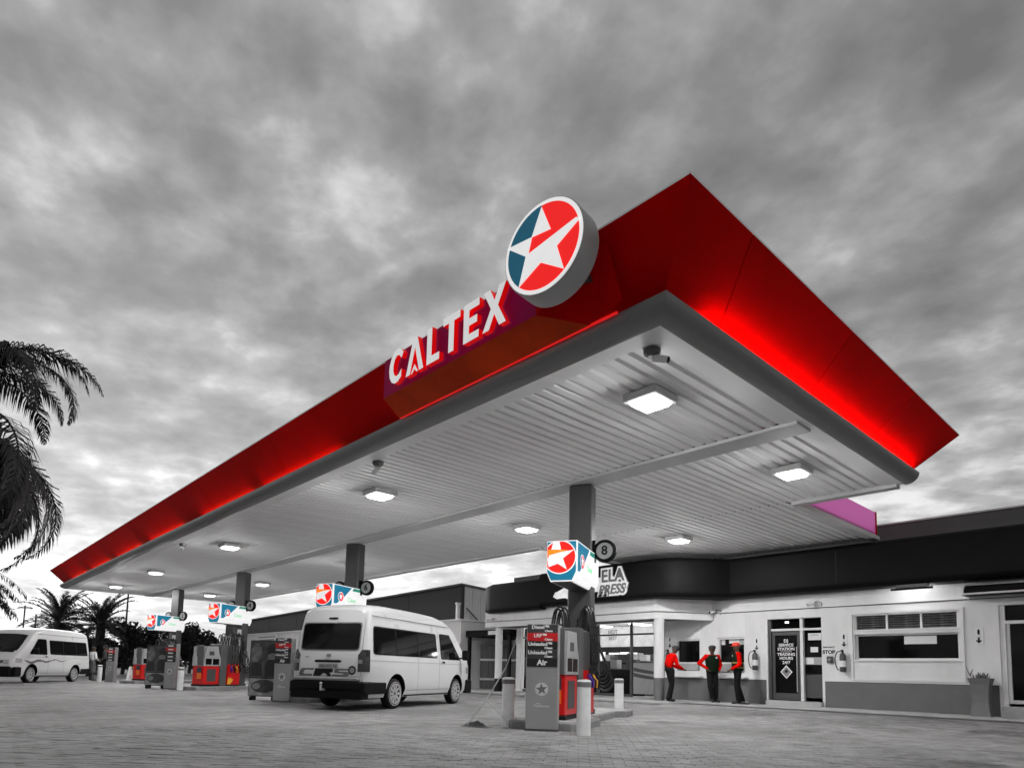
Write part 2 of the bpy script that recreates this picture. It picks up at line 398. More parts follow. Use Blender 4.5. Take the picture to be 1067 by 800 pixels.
# walkway slabs along the building and under the porch
def walkway():
    root = empty('walkway', (17.3, 8, 0.1)); tag(root, kind='structure')
    y = -6.0; k = 0
    while y < 22:
        L_ = 1.5
        x0 = 16.75 if y < 10.4 else 15.75
        mb = MB(); mb.box(x0, 18.05, y+.006, y+L_-.006, 0.05, 0.13+0.003*((k*7) % 3-1), bev=0.012)
        mb.build('slab', concl, root); y += L_; k += 1
walkway()
def dark_strips():  # flat dark strips laid beside the walkway, just above the paving
    root = empty('dark_strip', (16.2, 6, .1)); tag(root, kind='structure')
    mb = MB(); mb.box(15.95, 16.35, -6, 10.3, .06, .1045); mb.build('strip_piece', mat('dark_strip_grey', 0.05, .8, var=.4, scale=3), root)
    mb = MB(); mb.box(15.05, 15.40, 10.4, 19, .06, gz(15.2)+.004); mb.build('strip_piece', mat('dark_strip_grey', 0.05, .8, var=.4, scale=3), root)
dark_strips()

# ------------------------------------------------------------------ fuel canopy
CZ = 4.5
CX0, CX1, CY0, CY1 = 5.47, 13.32, 3.75, 38.6        # soffit edge
BX0, BX1, BY0, BY1, BZ = 5.24, 13.62, 3.50, 38.9, 4.68  # outer lip of the silver band
TX0, TX1, TY0, TY1, TZ = 4.85, 13.91, 3.00, 39.4, 5.40  # top edge of the red fascia
NX, NY0, NY1 = 18.05, 5.82, 13.2                     # link roof to the shop
canopy = empty('fuel_canopy', (9.25, 20, 0), label='long flat fuel station canopy with flared red fascia and ribbed soffit', cat='canopy')
COLY = (8.1, 16.75, 25.3, 33.6); COLX = 9.25
AX = R(90-63.4)                                       # island axis against +X
def text_mesh(txt, size, depth=0.0, bold=0.0, shear=0.0, align='CENTER', space=1.0):
    cu_ = bpy.data.curves.new('t', 'FONT'); cu_.body = txt; cu_.size = size; cu_.extrude = depth; cu_.offset = bold; cu_.shear = shear
    cu_.align_x = align; cu_.align_y = 'CENTER'; cu_.space_character = space; cu_.resolution_u = 3
    o = bpy.data.objects.new('t', cu_); col.objects.link(o)
    bpy.context.view_layer.update()
    me = bpy.data.meshes.new_from_object(o.evaluated_get(bpy.context.evaluated_depsgraph_get()))
    bpy.data.objects.remove(o); bpy.data.curves.remove(cu_)
    return me
def put_text(name, txt, pos, n, size, m, parent, depth=0.002, bold=0.0, shear=0.0, up=(0, 0, 1), align='CENTER', sx=1.0, local=False, space=1.0):
    me = text_mesh(txt, size, depth, bold, shear, align, space)
    n = Vector(n).normalized(); up = Vector(up); r = up.cross(n).normalized(); up = n.cross(r)
    mm = Matrix((r*sx, up, n)).transposed().to_4x4(); mm.translation = Vector(pos)
    me.transform(mm)
    return link_mesh(name, me, m, parent, local)

def canopy_build():
    # ribbed soffit sheets, ribs run across the canopy
    pitch = 0.195
    def sheet(x0, x1, y0, n, z, parent):
        mb = MB(); prof = []
        for i in range(n):
            y = y0+i*pitch
            prof += [(y, z), (y+.115, z), (y+.135, z+.034), (y+.175, z+.034), (y+pitch, z)] if i == n-1 else [(y, z), (y+.115, z), (y+.135, z+.034), (y+.175, z+.034)]
        m = len(prof)
        mb.add([(x0, a, b) for a, b in prof]+[(x1, a, b) for a, b in prof], [(i, i+1, m+i+1, m+i) for i in range(m-1)])
        return mb
    def bay(x0, x1, y0, y1):
        n = 4; y = y0; proto = {}
        while y < y1-.05:
            nn = min(n, max(1, int(round((y1-y)/pitch))))
            if nn not in proto:
                o = sheet(x0, x1, y, nn, CZ+.012, canopy).build('soffit_sheet', soff, canopy); proto[nn] = (o, y)
            else:
                src, ys_ = proto[nn]; o = src.copy(); col.objects.link(o); o.location = src.location.copy(); o.location.y += y-ys_; o.parent = canopy; o.matrix_parent_inverse = src.matrix_parent_inverse.copy()
            y += nn*pitch
    bay(CX0+.22, 9.0, CY0+.25, CY1-.2)
    bay(9.4, CX1-.1, CY0+.25, CY1-.2)
    bay(CX1-.1, NX, NY0+.1, NY1-.1)
    # flat margins round the soffit
    mb = MB()
    mb.box(CX0-.02, CX0+.26, CY0, CY1, CZ-.004, CZ+.05); mb.build('soffit_margin', soff, canopy)
    for (a, b_, c_, d) in ((CX0+.26, CX1-.02, CY0-.02, CY0+.27), (CX0+.26, CX1-.02, CY1-.22, CY1)):
        mb = MB(); mb.box(a, b_, c_, d, CZ-.004, CZ+.05); mb.build('soffit_margin', soff, canopy)
    # centre beam flashing and edge angles
    mb = MB(); mb.box(8.96, 9.42, CY0+.1, CY1-.05, CZ-.045, CZ+.01, bev=.008); mb.build('centre_beam', beamm, canopy)
    for (a, b_, c_, d) in ((CX1-.16, CX1+.04, NY1, CY1), (CX1-.14, CX1+.06, CY0+.1, NY0), (CX1+.06, NX, NY1-.12, NY1+.06)):
        mb = MB(); mb.box(a, b_, c_, d, CZ-.06, CZ+.05, bev=.008); mb.build('edge_angle', beamm, canopy)
    mb = MB(); mb.box(CX1+.06, NX+.06, NY0-.10, NY0+.10, CZ-.05, CZ+.06, bev=.008); mb.build('edge_angle', trimw, canopy)
    # roof deck above
    mb = MB(); mb.box(BX0+.37, BX1-.37, BY0+.37, BY1-.37, 4.60, 4.66); mb.box(BX1-.37, NX, NY0+.05, NY1, 4.601, 4.661); mb.build('roof_deck', greyp, canopy)
    # silver bull-nosed band
    def band(path, name='edge_band'):
        prof = [(0.0, CZ-.01)]
        for i in range(1, 9):
            a = i/8*math.pi/2
            prof.append((0.235*math.sin(a)**1.0, CZ-.012+0.19*(1-math.cos(a))))
        prof += [(0.20, BZ+.004), (0.19, BZ-.05), (0.0, CZ+.06)]
        mb = MB(); mb.sweep(prof, path); return mb.build(name, bandm, canopy, smooth=True)
    # walk so that the left normal points outwards (clockwise seen from above)
    band([(CX1+.02, CY0), (CX0, CY0), (CX0, CY1), (CX1, CY1), (CX1, NY1+.1)])
    # red fascia, flared outwards, in panels with open joints
    def panel(p0, p1, t0, t1, name='fascia_panel', m=redf, off=0.0):
        a, b_, c_, d = Vector(p0), Vector(p1), Vector(t1), Vector(t0)
        n = (b_-a).cross(d-a).normalized()
        mb = MB(); th = -0.03; a, b_, c_, d = (q-n*off for q in (a, b_, c_, d))
        mb.add([a, b_, c_, d, a+n*th, b_+n*th, c_+n*th, d+n*th], [(0, 1, 2, 3), (7, 6, 5, 4), (0, 4, 5, 1), (1, 5, 6, 2), (2, 6, 7, 3), (3, 7, 4, 0)])
        return mb.build(name, m, canopy)
    PX, PY, PZ = BX0+.33, BY0+.33, BZ-.09
    PX1, PY1 = BX1-.33, BY1-.33
    # -X side
    L_ = PY1-PY; n = 8; g_ = .006
    cuts = [0.0]+[ (CY0+4.3*i+4.8-PY)/L_ for i in range(7)]+[1.0]
    for a, b_ in zip(cuts[:-1], cuts[1:]):
        ya, yb = PY+a*L_, PY+b_*L_; ta, tb = TY0+a*(TY1-TY0), TY0+b_*(TY1-TY0)
        panel((PX, yb-g_, PZ), (PX, ya+(g_ if a > 0 else 0), PZ), (TX0, tb-g_, TZ), (TX0, ta+(g_ if a > 0 else 0), TZ))
        if a > 0: panel((PX, ya+.05, PZ), (PX, ya-.05, PZ), (TX0, ta+.05, TZ), (TX0, ta-.05, TZ), 'joint_backing', darkf, .032)
    # -Y side
    cuts = [0.0, 0.125, 0.60, 0.985, 1.0]; cuts = [0.0, 0.13, 0.43, 0.72, 1.0]
    for a, b_ in zip(cuts[:-1], cuts[1:]):
        xa, xb = PX+a*(PX1-PX), PX+b_*(PX1-PX); ta, tb = TX0+a*(TX1-TX0), TX0+b_*(TX1-TX0)
        if a > 0: panel((xa-.05, PY, PZ), (xa+.05, PY, PZ), (ta-.05, TY0, TZ), (ta+.05, TY0, TZ), 'joint_backing', darkf, .032)
        q_ = .013 if 0 < a < .2 else g_; panel((xa+(q_ if a > 0 else 0), PY, PZ), (xb-g_, PY, PZ), (ta+(q_ if a > 0 else 0), TY0, TZ), (tb-g_, TY0, TZ))
    # +X and +Y sides
    panel((PX1, PY, PZ), (PX1, NY0, PZ), (TX1, TY0, TZ), (TX1, NY0, TZ))
    panel((PX1, NY1, PZ), (PX1, PY1, PZ), (TX1, NY1, TZ), (TX1, TY1, TZ))
    panel((PX1, PY1, PZ), (PX, PY1, PZ), (TX1, TY1, TZ), (TX0, TY1, TZ))
    # pale top capping
    for a, b_ in (((TX0, TY0), (TX0, TY1)), ((TX0, TY0), (TX1, TY0)), ((TX1, TY0), (TX1, NY0)), ((TX0, TY1), (TX1, TY1))):
        mb = MB(); e_ = .0006
        mb.box(min(a[0], b_[0])-e_, max(a[0], b_[0])+e_, min(a[1], b_[1])-e_, max(a[1], b_[1])+e_, TZ+.001, TZ+.022); mb.build('capping', whl, canopy)
    # link roof end panel (pink), with a red end strip
    mb = MB(); mb.box(BX1-.05, NX+.02, NY0-.015, NY0+.015, CZ+.065, 5.2); mb.build('link_panel', pinkf, canopy)
    mb = MB(); mb.box(NX+.022, NX+.10, NY0-.03, NY0+.03, CZ+.05, 5.21); mb.build('link_panel_end', redf, canopy)
    # concealed light strips in the gap behind the band
    led = mat('led_strip', 0.8, 0.5, emit=(1.0, 0.06, 0.04), estr=62.0)
    ledr = mat('led_strip_dim', 0.8, 0.5, emit=(1.0, 0.30, 0.08), estr=8.0)
    mb = MB(); mb.box(6.1, 13.2, BY0+.052, BY0+.066, BZ-.034, BZ-.008); mb.build('light_strip', led, canopy)
    mb = MB(); mb.box(BX0+.052, BX0+.066, 4.5, 8.3, BZ-.034, BZ-.008); mb.build('light_strip', ledr, canopy)
    for a in (10.5, 14.5, 19.5, 24.0, 28.5, 33.0):
        mb = MB(); mb.box(BX0+.052, BX0+.066, a, a+3.4, BZ-.034, BZ-.008); mb.build('light_strip', ledr, canopy)
    # columns
    for y in COLY:
        mm = Matrix.Translation((COLX, y, 0)) @ Matrix.Rotation(AX, 4, 'Z')
        mb = MB(); mb.box(-.16, .16, -.225, .225, 0.1, CZ-.06, mat=mm, bev=0.02); o = mb.build('column', colm, canopy)
        mb = MB(); mb.box(-.18, .18, -.245, .245, 0.1, 0.22, mat=mm); mb.build('column_base', dispd, o)
    # sign box with lettering
    FX = 4.83
    mb = MB(); a0, a1 = 4.95, 8.13; zb = 4.83; xb, zlow = 5.20, 4.66
    v = [(FX, a1, TZ-.004), (FX, a0, TZ-.004), (FX, a0, zb), (FX, a1, zb), (xb, a1+.12, zlow), (xb, a0-.5, zlow), (TX0+.06, a1, TZ-.004), (TX0+.06, a0-.9, TZ-.004), (4.93, a0-.9, 5.3)]
    sb = empty
    mb.add(v[:4], [(0, 1, 2, 3)]); face = mb.build('sign_panel', magf, canopy)
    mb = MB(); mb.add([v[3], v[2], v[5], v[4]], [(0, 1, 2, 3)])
    mb.build('sign_underside', mat('underside_red_glow', (0.60, 0.045, 0.003), 0.5, 0.0, var=0.55, scale=0.8, spec=0.08), canopy)  # orange of the reflected light is put into the base colour
    mb = MB(); mb.add([v[0], v[3], v[4], (5.0, a1+.1, TZ-.01)], [(0, 1, 2, 3)]); mb.build('sign_return', redf, canopy)
    mb = MB(); mb.add([v[1], v[7], (5.16, a0-.95, 4.75), v[5], v[2]], [(0, 1, 4), (4, 1, 3), (1, 2, 3)]); mb.build('sign_return', redf, canopy)
    # red lip under the sign, its lit line put in as emission
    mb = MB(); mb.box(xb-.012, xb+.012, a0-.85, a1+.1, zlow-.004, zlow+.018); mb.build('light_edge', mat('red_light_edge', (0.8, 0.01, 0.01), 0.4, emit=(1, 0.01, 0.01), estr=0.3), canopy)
    # channel letters C A L T E X : outlines in a 1-high box
    LT = {
     'C': (0.80, [[(.78, .80), (.66, .93), (.47, 1.0), (.28, .96), (.12, .82), (.02, .62), (0, .45), (.04, .24), (.16, .08), (.33, 0), (.52, .01), (.70, .12), (.70, .34), (.56, .22), (.42, .19), (.30, .26), (.24, .40), (.24, .56), (.30, .71), (.42, .80), (.56, .78), (.68, .66)]]),
     'A': (0.92, [[(0, 0), (.22, 0), (.46, .72), (.70, 0), (.92, 0), (.57, 1), (.35, 1)], [(.27, 0.0), (.46, .24), (.65, 0.0), (.57, 0.0), (.46, .10), (.35, 0.0)]]),
     'L': (0.62, [[(0, 0), (.62, 0), (.62, .20), (.24, .20), (.24, 1), (0, 1)]]),
     'T': (0.78, [[(.27, 0), (.51, 0), (.51, .80), (.78, .80), (.78, 1), (0, 1), (0, .80), (.27, .80)]]),
     'E': (0.66, [[(0, 0), (.66, 0), (.66, .19), (.24, .19), (.24, .41), (.58, .41), (.58, .60), (.24, .60), (.24, .81), (.66, .81), (.66, 1), (0, 1)]]),
     'X': (0.92, [[(0, 0), (.26, 0), (.46, .34), (.66, 0), (.92, 0), (.60, .51), (.90, 1), (.64, 1), (.46, .68), (.28, 1), (.02, 1), (.32, .51)]]),
    }
    lface = mat('letter_face', 0.78, 0.4, emit=(0.9, 0.9, 0.9), estr=0.28)
    lside = mat('letter_return', (0.8, 0.01, 0.01), 0.4, emit=(1, 0.002, 0.002), estr=0.22)
    H_ = 0.50; total = sum(LT[c][0] for c in 'CALTEX')+0.16*5
    y = 7.86; sc_ = (7.86-5.36)/total; z0 = 4.895
    for c in 'CALTEX':
        wd, polys = LT[c]
        o = None
        for poly in polys:
            fn = lambda u, v_, d: (d, y-u*sc_, z0+v_*H_)
            m1 = MB(); m1.prism(poly, fn, FX-.014, FX-.085); 
            # front face material on the last cap
            ob = m1.build('letter', [lside, lface], canopy if o is None else o)
            for p in ob.data.polygons:
                if abs(p.normal.x) > .9: p.material_index = 1
            o = o or ob
        y -= (wd+0.16)*sc_
    # round star sign
    DX, DYc, DZc, DR = 4.39, 4.42, 5.17, 0.495
    Mx = Matrix.Translation((DX, DYc, DZc)) @ Matrix.Rotation(R(8), 4, 'Z') @ Matrix(((0, 0, 1, 0), (-1, 0, 0, 0), (0, 1, 0, 0), (0, 0, 0, 1)))   # local z -> +X, local x -> -Y, local y -> +Z
    mb = MB(); mb.lathe([(DR, 0.0), (DR+.004, .01), (DR+.004, .27), (DR-.01, .285)], 72, Mx)
    disc = mb.build('star_disc', mat('disc_grey_return', 0.42, 0.5, 0.1), canopy, smooth=True)
    def dface(poly, name, m, d):
        mb = MB(); mb.prism(poly, lambda u, v_, dd: Mx @ Vector((u*DR, v_*DR, dd)), 0, -d); return mb.build(name, m, disc)
    circ = lambda r, n=64: [(r*math.cos(2*math.pi*i/n), r*math.sin(2*math.pi*i/n)) for i in range(n)]
    dface(circ(.985), 'white_ring', LOGO['white'], .004)
    star(dface, 0.90, 0.004)
    mb = MB(); mb.box(4.64, 5.10, DYc-.12, DYc+.12, DZc-.15, DZc+.15); mb.build('disc_bracket', dispd, canopy)

LOGO = {
 'white': mat('logo_white_acrylic', 0.8, 0.35, emit=(0.95, 0.95, 0.95), estr=0.36),
 'red': mat('logo_red_acrylic', (0.8, 0.006, 0.006), 0.35, emit=(1.0, 0.008, 0.006), estr=0.40),
 'teal': mat('logo_teal_acrylic', (0.005, 0.07, 0.12), 0.35, emit=(0.0, 0.10, 0.17), estr=0.35),
}
def clip_half(poly, nx_, ny_, c):
    out = []
    for i in range(len(poly)):
        a, b = poly[i], poly[(i+1) % len(poly)]; da, db = a[0]*nx_+a[1]*ny_-c, b[0]*nx_+b[1]*ny_-c
        if da >= 0: out.append(a)
        if da*db < 0:
            t = da/(da-db); out.append((a[0]+(b[0]-a[0])*t, a[1]+(b[1]-a[1])*t))
    return out
def star(dface, r, base):
    """red disc, teal left side, white star leaning to the upper right, drawn from the photographed disc"""
    n = 64; circ = [(r*math.cos(2*math.pi*i/n), r*math.sin(2*math.pi*i/n)) for i in range(n)]
    dface(circ, 'red_field', LOGO['red'], base+.004)
    A_ = [(-.03, .86), (-.27, .30), (-.38, -.05), (-.60, -.68)]
    arc = [(r*math.cos(t), r*math.sin(t)) for t in [math.radians(228.5-(228.5-92)*i/24) for i in range(25)]]
    dface([p for p in arc]+A_, 'teal_field', LOGO['teal'], base+.008)
    dface([(.93, .20), (.37, -.15), (.55, -.71), (-.03, -.35), (-.59, -.68), (-.42, -.07), (-.36, -.04), (.83, .25)][::-1], 'star_body', LOGO['white'], base+.012)
    dface([(-.03, .86), (-.27, .30), (.21, .28)], 'star_point', LOGO['white'], base+.012)
    dface([(-.93, .31), (-.42, -.07), (-.36, -.04), (-.27, .30)], 'star_point', LOGO['white'], base+.012)
canopy_build()

# canopy downlights: each a thing with housing and lit lens
def downlight(x, y, label):
    root = empty('canopy_light', (x, y, CZ-.02), label=label, cat='light', group='square downlights under the canopy')
    s = .26
    mb = MB(); mb.box(-s, s, -s, s, -.075, .03, bev=.012); mb.build('housing', trimlit, root, local=True)
    mb = MB(); mb.add([(-.20, -.20, -.077), (.20, -.20, -.077), (.20, .20, -.077), (-.20, .20, -.077), (-.17, -.17, -.12), (.17, -.17, -.12), (.17, .17, -.12), (-.17, .17, -.12)],
                      [(3, 2, 1, 0), (4, 5, 6, 7), (0, 1, 5, 4), (1, 2, 6, 5), (2, 3, 7, 6), (3, 0, 4, 7)]); mb.build('lens', lampm, root, local=True)
ords = ['nearest', 'second', 'third', 'fourth', 'farthest']
for i, y in enumerate((4.85, 11.5, 20.0, 28.0, 34.7)):
    downlight(6.85, y, 'lit square downlight on the lettering side of the soffit, %s in its row' % ords[i])
    downlight(11.05, y, 'lit square downlight on the shop side of the soffit, %s in its row' % ords[i])
downlight(14.65, 9.45, 'lit square downlight on the link roof just in front of the shop sign')

# bay number discs on the columns
def number_sign(y, side, txt, label):
    mm = Matrix.Translation((COLX, y, 0)) @ Matrix.Rotation(AX, 4, 'Z')
    c = mm @ Vector((-.03, -side*.225-side*.23, 3.16)); ax = (mm.to_3x3() @ Vector((-1, 0, 0)))
    root = empty('bay_number_sign', c, label=label, cat='sign', group='round bay number signs')
    rot = ax.to_track_quat('Z', 'Y').to_matrix().to_4x4()
    mb = MB(); mb.lathe([(.20, -.05), (.215, -.04), (.215, .04), (.20, .05)], 32, Matrix.Translation(c) @ rot)
    mb.build('rim', blackp, root, smooth=True)
    mb = MB(); mb.lathe([(.155, 0), (.155, .056)], 32, Matrix.Translation(c) @ rot); mb.build('face', numface, root)
    b0 = mm @ Vector((-.03, -side*.22, 3.16))
    mb = MB(); mb.box(-.045, .045, min(0, side*.1)-.06, max(0, side*.1)+.06, -.21, .21, mat=Matrix.Translation(b0) @ Matrix.Rotation(AX, 4, 'Z')); mb.build('bracket', blackp, root)
    if txt: put_text('numeral', txt, c+ax*.058, ax, .24, black, root, bold=.006)
for y, t, w_ in zip(COLY, ('8', '6', '4', '2'), ('reading eight right of the nearest column', 'reading six right of the column behind the white van', 'reading four right of the second farthest column', 'reading two right of the farthest column')):
    number_sign(y, 1, t, 'round bay number disc '+w_)
for y, w_ in ((16.75, 'beside the column behind the white van'), (25.3, 'beside the second farthest column'), (33.6, 'beside the farthest column')):
    number_sign(y, -1, '', 'round bay number disc on the left '+w_)

# lit brand boxes on the columns
LB = {
 'white': mat('lightbox_white', 0.55, 0.5, emit=(1, 1, 1), estr=0.36),
 'red': mat('lightbox_red', (0.8, 0.008, 0.006), 0.35, emit=(1.0, 0.008, 0.004), estr=0.55),
 'teal': mat('lightbox_teal', (0.005, 0.10, 0.17), 0.35, emit=(0.0, 0.14, 0.24), estr=0.5),
 'orange': mat('lightbox_orange', (0.8, 0.18, 0.01), 0.35, emit=(1.0, 0.22, 0.01), estr=0.5),
 'green': mat('lightbox_green', (0.01, 0.16, 0.12), 0.35, emit=(0.01, 0.17, 0.13), estr=0.5),
 'lgreen': mat('lightbox_pale_green', (0.1, 0.5, 0.2), 0.35, emit=(0.10, 0.45, 0.18), estr=0.5),
}
def light_box(y, label):
    root = empty('light_box_sign', (COLX, y, 2.42), AX, label=label, cat='sign', group='lit brand boxes on the columns')
    X0, X1, Wd, Z0, Z1 = -1.36, .26, .265, 0.0, .70
    sec = [(-Wd+.07, Z0), (Wd-.07, Z0), (Wd, Z0+.16), (Wd, Z1), (-Wd, Z1), (-Wd, Z0+.16)]
    mb = MB(); mb.prism(sec, lambda u, v, d: (d, u, v), X0+.01, X1)
    mb.build('body', LB['white'], root, local=True)
    mb = MB(); mb.box(X0+.02, X1-.02, -Wd+.1, Wd-.1, -.012, -.002); mb.build('underside', dispd, root, local=True)
    # end face: star emblem on teal. u runs to the viewer's right (-y), v up
    E_ = lambda u, v, d: (X0+.008-d, -u, v)
    def ef(poly, nm, m, d): mb = MB(); mb.prism(poly, E_, 0, d); mb.build(nm, LB[m], root, local=True)
    ef([(-Wd+.08, .02), (Wd-.08, .02), (Wd-.012, .17), (Wd-.012, Z1-.015), (-Wd+.012, Z1-.015), (-Wd+.012, .17)], 'teal_ground', 'teal', .003)
    n = 48; cx, cy, cr = -.035, .42, .275
    lim = lambda p: (max(-Wd+.012, min(Wd-.012, p[0])), max(.05, min(Z1-.015, p[1])))
    ef([lim((cx+(cr+.02)*math.cos(2*math.pi*i/n), cy+(cr+.02)*math.sin(2*math.pi*i/n))) for i in range(n)], 'emblem_ring', 'white', .005)
    ef([lim((cx+cr*math.cos(2*math.pi*i/n), cy+cr*math.sin(2*math.pi*i/n))) for i in range(n)], 'emblem_field', 'red', .007)
    S = lambda pts: [lim((cx+p[0]*cr, cy+p[1]*cr)) for p in pts]
    ef(S([(.92, .42), (.22, -.10), (.48, -.80), (-.12, -.42), (-.70, -.62), (-1.0, -.1), (-.62, .22)]), 'star_body', 'white', .009)
    ef(S([(-.42, .95), (-.62, .20), (.12, .32), (-.02, .95)]), 'star_point', 'white', .009)
    ef(S([(-.95, .10), (-.74, .50), (.55, .42)]), 'star_highlight', 'orange', .011)
    ef(S([(-.80, .95), (-.98, .95), (-.98, .42), (-.86, .42)]), 'teal_corner', 'teal', .011)
    # long faces: teal sweep, small emblem, green line of script
    for sgn in (-1, 1):
        F_ = (lambda u, v, d: (X0+.02+u, -Wd-d, v)) if sgn < 0 else (lambda u, v, d: (X1-.0-u, Wd+d, v))
        def lf(poly, nm, m, d):
            mb = MB(); mb.prism(poly, F_, -.004, d); mb.build(nm, LB[m], root, local=True)
        lf([(.06, .18), (.06, Z1-.02), (.86, Z1-.02), (.55, .42), (.18, .18)], 'teal_sweep', 'teal', .003)
        lf([(.95, Z1-.02), (.89, Z1-.10), (1.55, Z1-.10), (1.55, Z1-.02)], 'green_bar', 'green', .003)
        ex, ey, er = .36, .38, .135
        cc = lambda r_: [(ex+r_*math.cos(2*math.pi*i/24), ey+r_*math.sin(2*math.pi*i/24)) for i in range(24)]
        lf(cc(er), 'small_emblem', 'white', .005); lf(cc(er*.86), 'small_emblem_field', 'red', .007)
        lf([(ex+er*.86*math.cos(a), ey+er*.86*math.sin(a)) for a in [math.pi*(.55+.9*i/10) for i in range(11)]], 'small_emblem_side', 'teal', .008)
        lf([(ex+p*er*.8, ey+q*er*.8) for p, q in ((.95, .5), (.3, 0), (.55, -.7), (0, -.35), (-.6, -.7), (-.35, -.05), (-.9, .2), (-.3, .3), (-.2, .9), (.15, .35))], 'small_star', 'white', .010)
        n_ = Vector((0, sgn, 0)); px = (X0+.02+.86) if sgn < 0 else (X1-.86)
        put_text('script', 'Clean', (px, -Wd-.004 if sgn < 0 else Wd+.004, .33), n_, .17, LB['lgreen'], root, shear=.35, local=True)
    mb = MB(); mb.box(-.06, .12, -.14, .14, -.22, 0.0); mb.build('bracket', dispg, root, local=True)
for y, t in zip(COLY, ('over the nearest pump', 'behind the white van roof', 'on the second farthest column', 'on the farthest column')):
    light_box(y, 'lit white and teal star sign box '+t)

# ------------------------------------------------------------------ pump islands
def island(y, label):
    root = empty('pump_island', (COLX, y, 0), AX, label=label, cat='kerb island', group='kerbed pump islands')
    out = [(-2.35, -.48), (-2.15, -.62), (-1.0, -.62), (-.6, -.40), (1.3, -.40), (1.5, -.58), (2.25, -.58), (2.4, -.44)]
    pts = out + [(a, -b) for a, b in reversed(out)]
    mb = MB(); n = len(pts); ins = lambda s, z: [(a*(1-s/2.3), b*(1-s/.6), z) for a, b in pts]
    vs_ = ins(0, -.02)+ins(0, .105)+ins(.02, .125)
    mb.add(vs_, [tuple(range(2*n, 3*n))]+[(k*n+i, k*n+(i+1) % n, (k+1)*n+(i+1) % n, (k+1)*n+i) for k in range(2) for i in range(n)])
    mb.build('kerb', conc, root, local=True)
    mb = MB()
    p2 = [(a*.955, b*.82) for a, b in pts]
    mb.add([(a, b, .126) for a, b in p2]+[(a, b, .130) for a, b in p2], [tuple(range(n, 2*n))]+[(i, (i+1) % n, n+(i+1) % n, n+i) for i in range(n)])
    mb.build('island_top', concl, root, local=True)
IW = ('the nearest pump', 'the pump beside the white van', 'the second farthest pump', 'the farthest pump')
for y, t in zip(COLY, IW): island(y, 'low concrete kerbed island under '+t)

def bollard(x, y, label, h=.78):
    root = empty('bollard', (x, y, 0), label=label, cat='bollard', group='white steel bollards at the pumps')
    mb = MB(); mb.lathe([(.098, -.02), (.100, .02), (.098, h-.10)], 20); mb.build('post', bolw, root, local=True, smooth=True)
    mb = MB(); mb.lathe([(.102, h-.10), (.102, h-.03)], 20); mb.build('band', bolg, root, local=True, smooth=True)
    mb = MB(); mb.lathe([(.099, h-.03), (.094, h-.008), (.07, h+.002), (.02, h+.006)], 20); mb.build('cap', bolw, root, local=True, smooth=True)
bollard(7.06, 7.69, 'white bollard left of the fuel grade panel reading Air')
bollard(7.06, 6.11, 'white bollard closest to the camera, right of the grade panel reading Air')
bollard(11.51, 8.95, 'white bollard at the shop end of the nearest island')
bollard(6.9, 24.1, 'white bollard in front of the red panel of the second farthest pump')
bollard(6.6, 35.3, 'white bollard beside the two standing pedestrians')

def pylon(x, y, rz, label, full=True):
    root = empty('fuel_grade_panel', (x, y, 0), rz, label=label, cat='pump panel', group='fuel grade panels at the island ends')
    Wd, T, Ht = .245, .09, 1.60
    mb = MB(); mb.box(-T, T, -Wd, Wd, 0.0, Ht, bev=.012); mb.build('body', pylg, root, local=True)
    mb = MB(); mb.box(-T-.012, T+.012, -Wd-.006, Wd+.006, -.02, .03); mb.build('plinth', dispd, root, local=True)
    rows = (('Diesel', mat('grade_dark_grey', 0.035, .4)), ('LRP', mat('grade_red', (0.48, 0.004, 0.008), .4)), ('Unleaded', mat('grade_black', 0.006, .35)), ('Unleaded', mat('grade_charcoal', 0.026, .4)), ('Air', mat('grade_black', 0.006, .35)))
    z = Ht-.006; n = Vector((-1, 0, 0)); rh = .128
    for i, (t_, m_) in enumerate(rows):
        mb = MB(); mb.box(-T-.010, -T+.004, -Wd+.012, Wd-.012, z-rh+.004, z, bev=.003); p = mb.build('grade_row', m_, root, local=True)
        if full:
            if t_ == 'Air': put_text('wording', 'Air', (-T-.011, 0, z-rh/2), n, .115, txtw, root, bold=.004, local=True)
            else:
                put_text('wording', t_+'™', (-T-.011, .03, z-.042), n, .074, txtw, root, bold=.002, local=True, sx=1.05)
                put_text('wording', 'Clean', (-T-.011, -.095, z-.098), n, .040, txtw, root, bold=.002, local=True, sx=1.3)
        else:
            mb = MB(); mb.box(-T-.013, -T-.009, -.10, .12, z-.085, z-.045); mb.build('wording', txtw, root, local=True)
        z -= rh
    # grey star emblem
    C_ = lambda u, v, d: (-T-d, -u, .62+v)
    cc = [(.098*math.cos(2*math.pi*i/32), .098*math.sin(2*math.pi*i/32)) for i in range(32)]
    mb = MB(); mb.prism(cc, C_, -.002, .004); mb.build('emblem', mat('emblem_pale', 0.55, .4), root, local=True)
    st = []
    for i in range(10):
        a = math.pi/2+i*math.pi/5+.10; r = .095 if i % 2 == 0 else .038
        st.append((r*math.cos(a), r*math.sin(a)))
    mb = MB(); mb.prism(st, C_, 0, .006); mb.build('emblem_star', txtg, root, local=True)
    if full: put_text('wording', 'Caltex', (-T-.002, .05, .405), n, .026, txtw, root, local=True); put_text('wording', 'Techron', (-T-.002, 0, .37), n, .046, txtw, root, local=True, sx=1.5)
pylon(7.10, 6.97, R(90-55), 'grey fuel grade panel reading Diesel, LRP, Unleaded and Air at the nearest island')
pylon(7.02, 16.05, R(90-60), 'grey fuel grade panel with red LRP row close behind the white van')
pylon(6.93, 25.3, R(90-60), 'grey fuel grade panel in front of the second farthest pump', False)
pylon(6.98, 34.9, R(90-60), 'grey fuel grade panel of the farthest pump, beside the pedestrians', False)

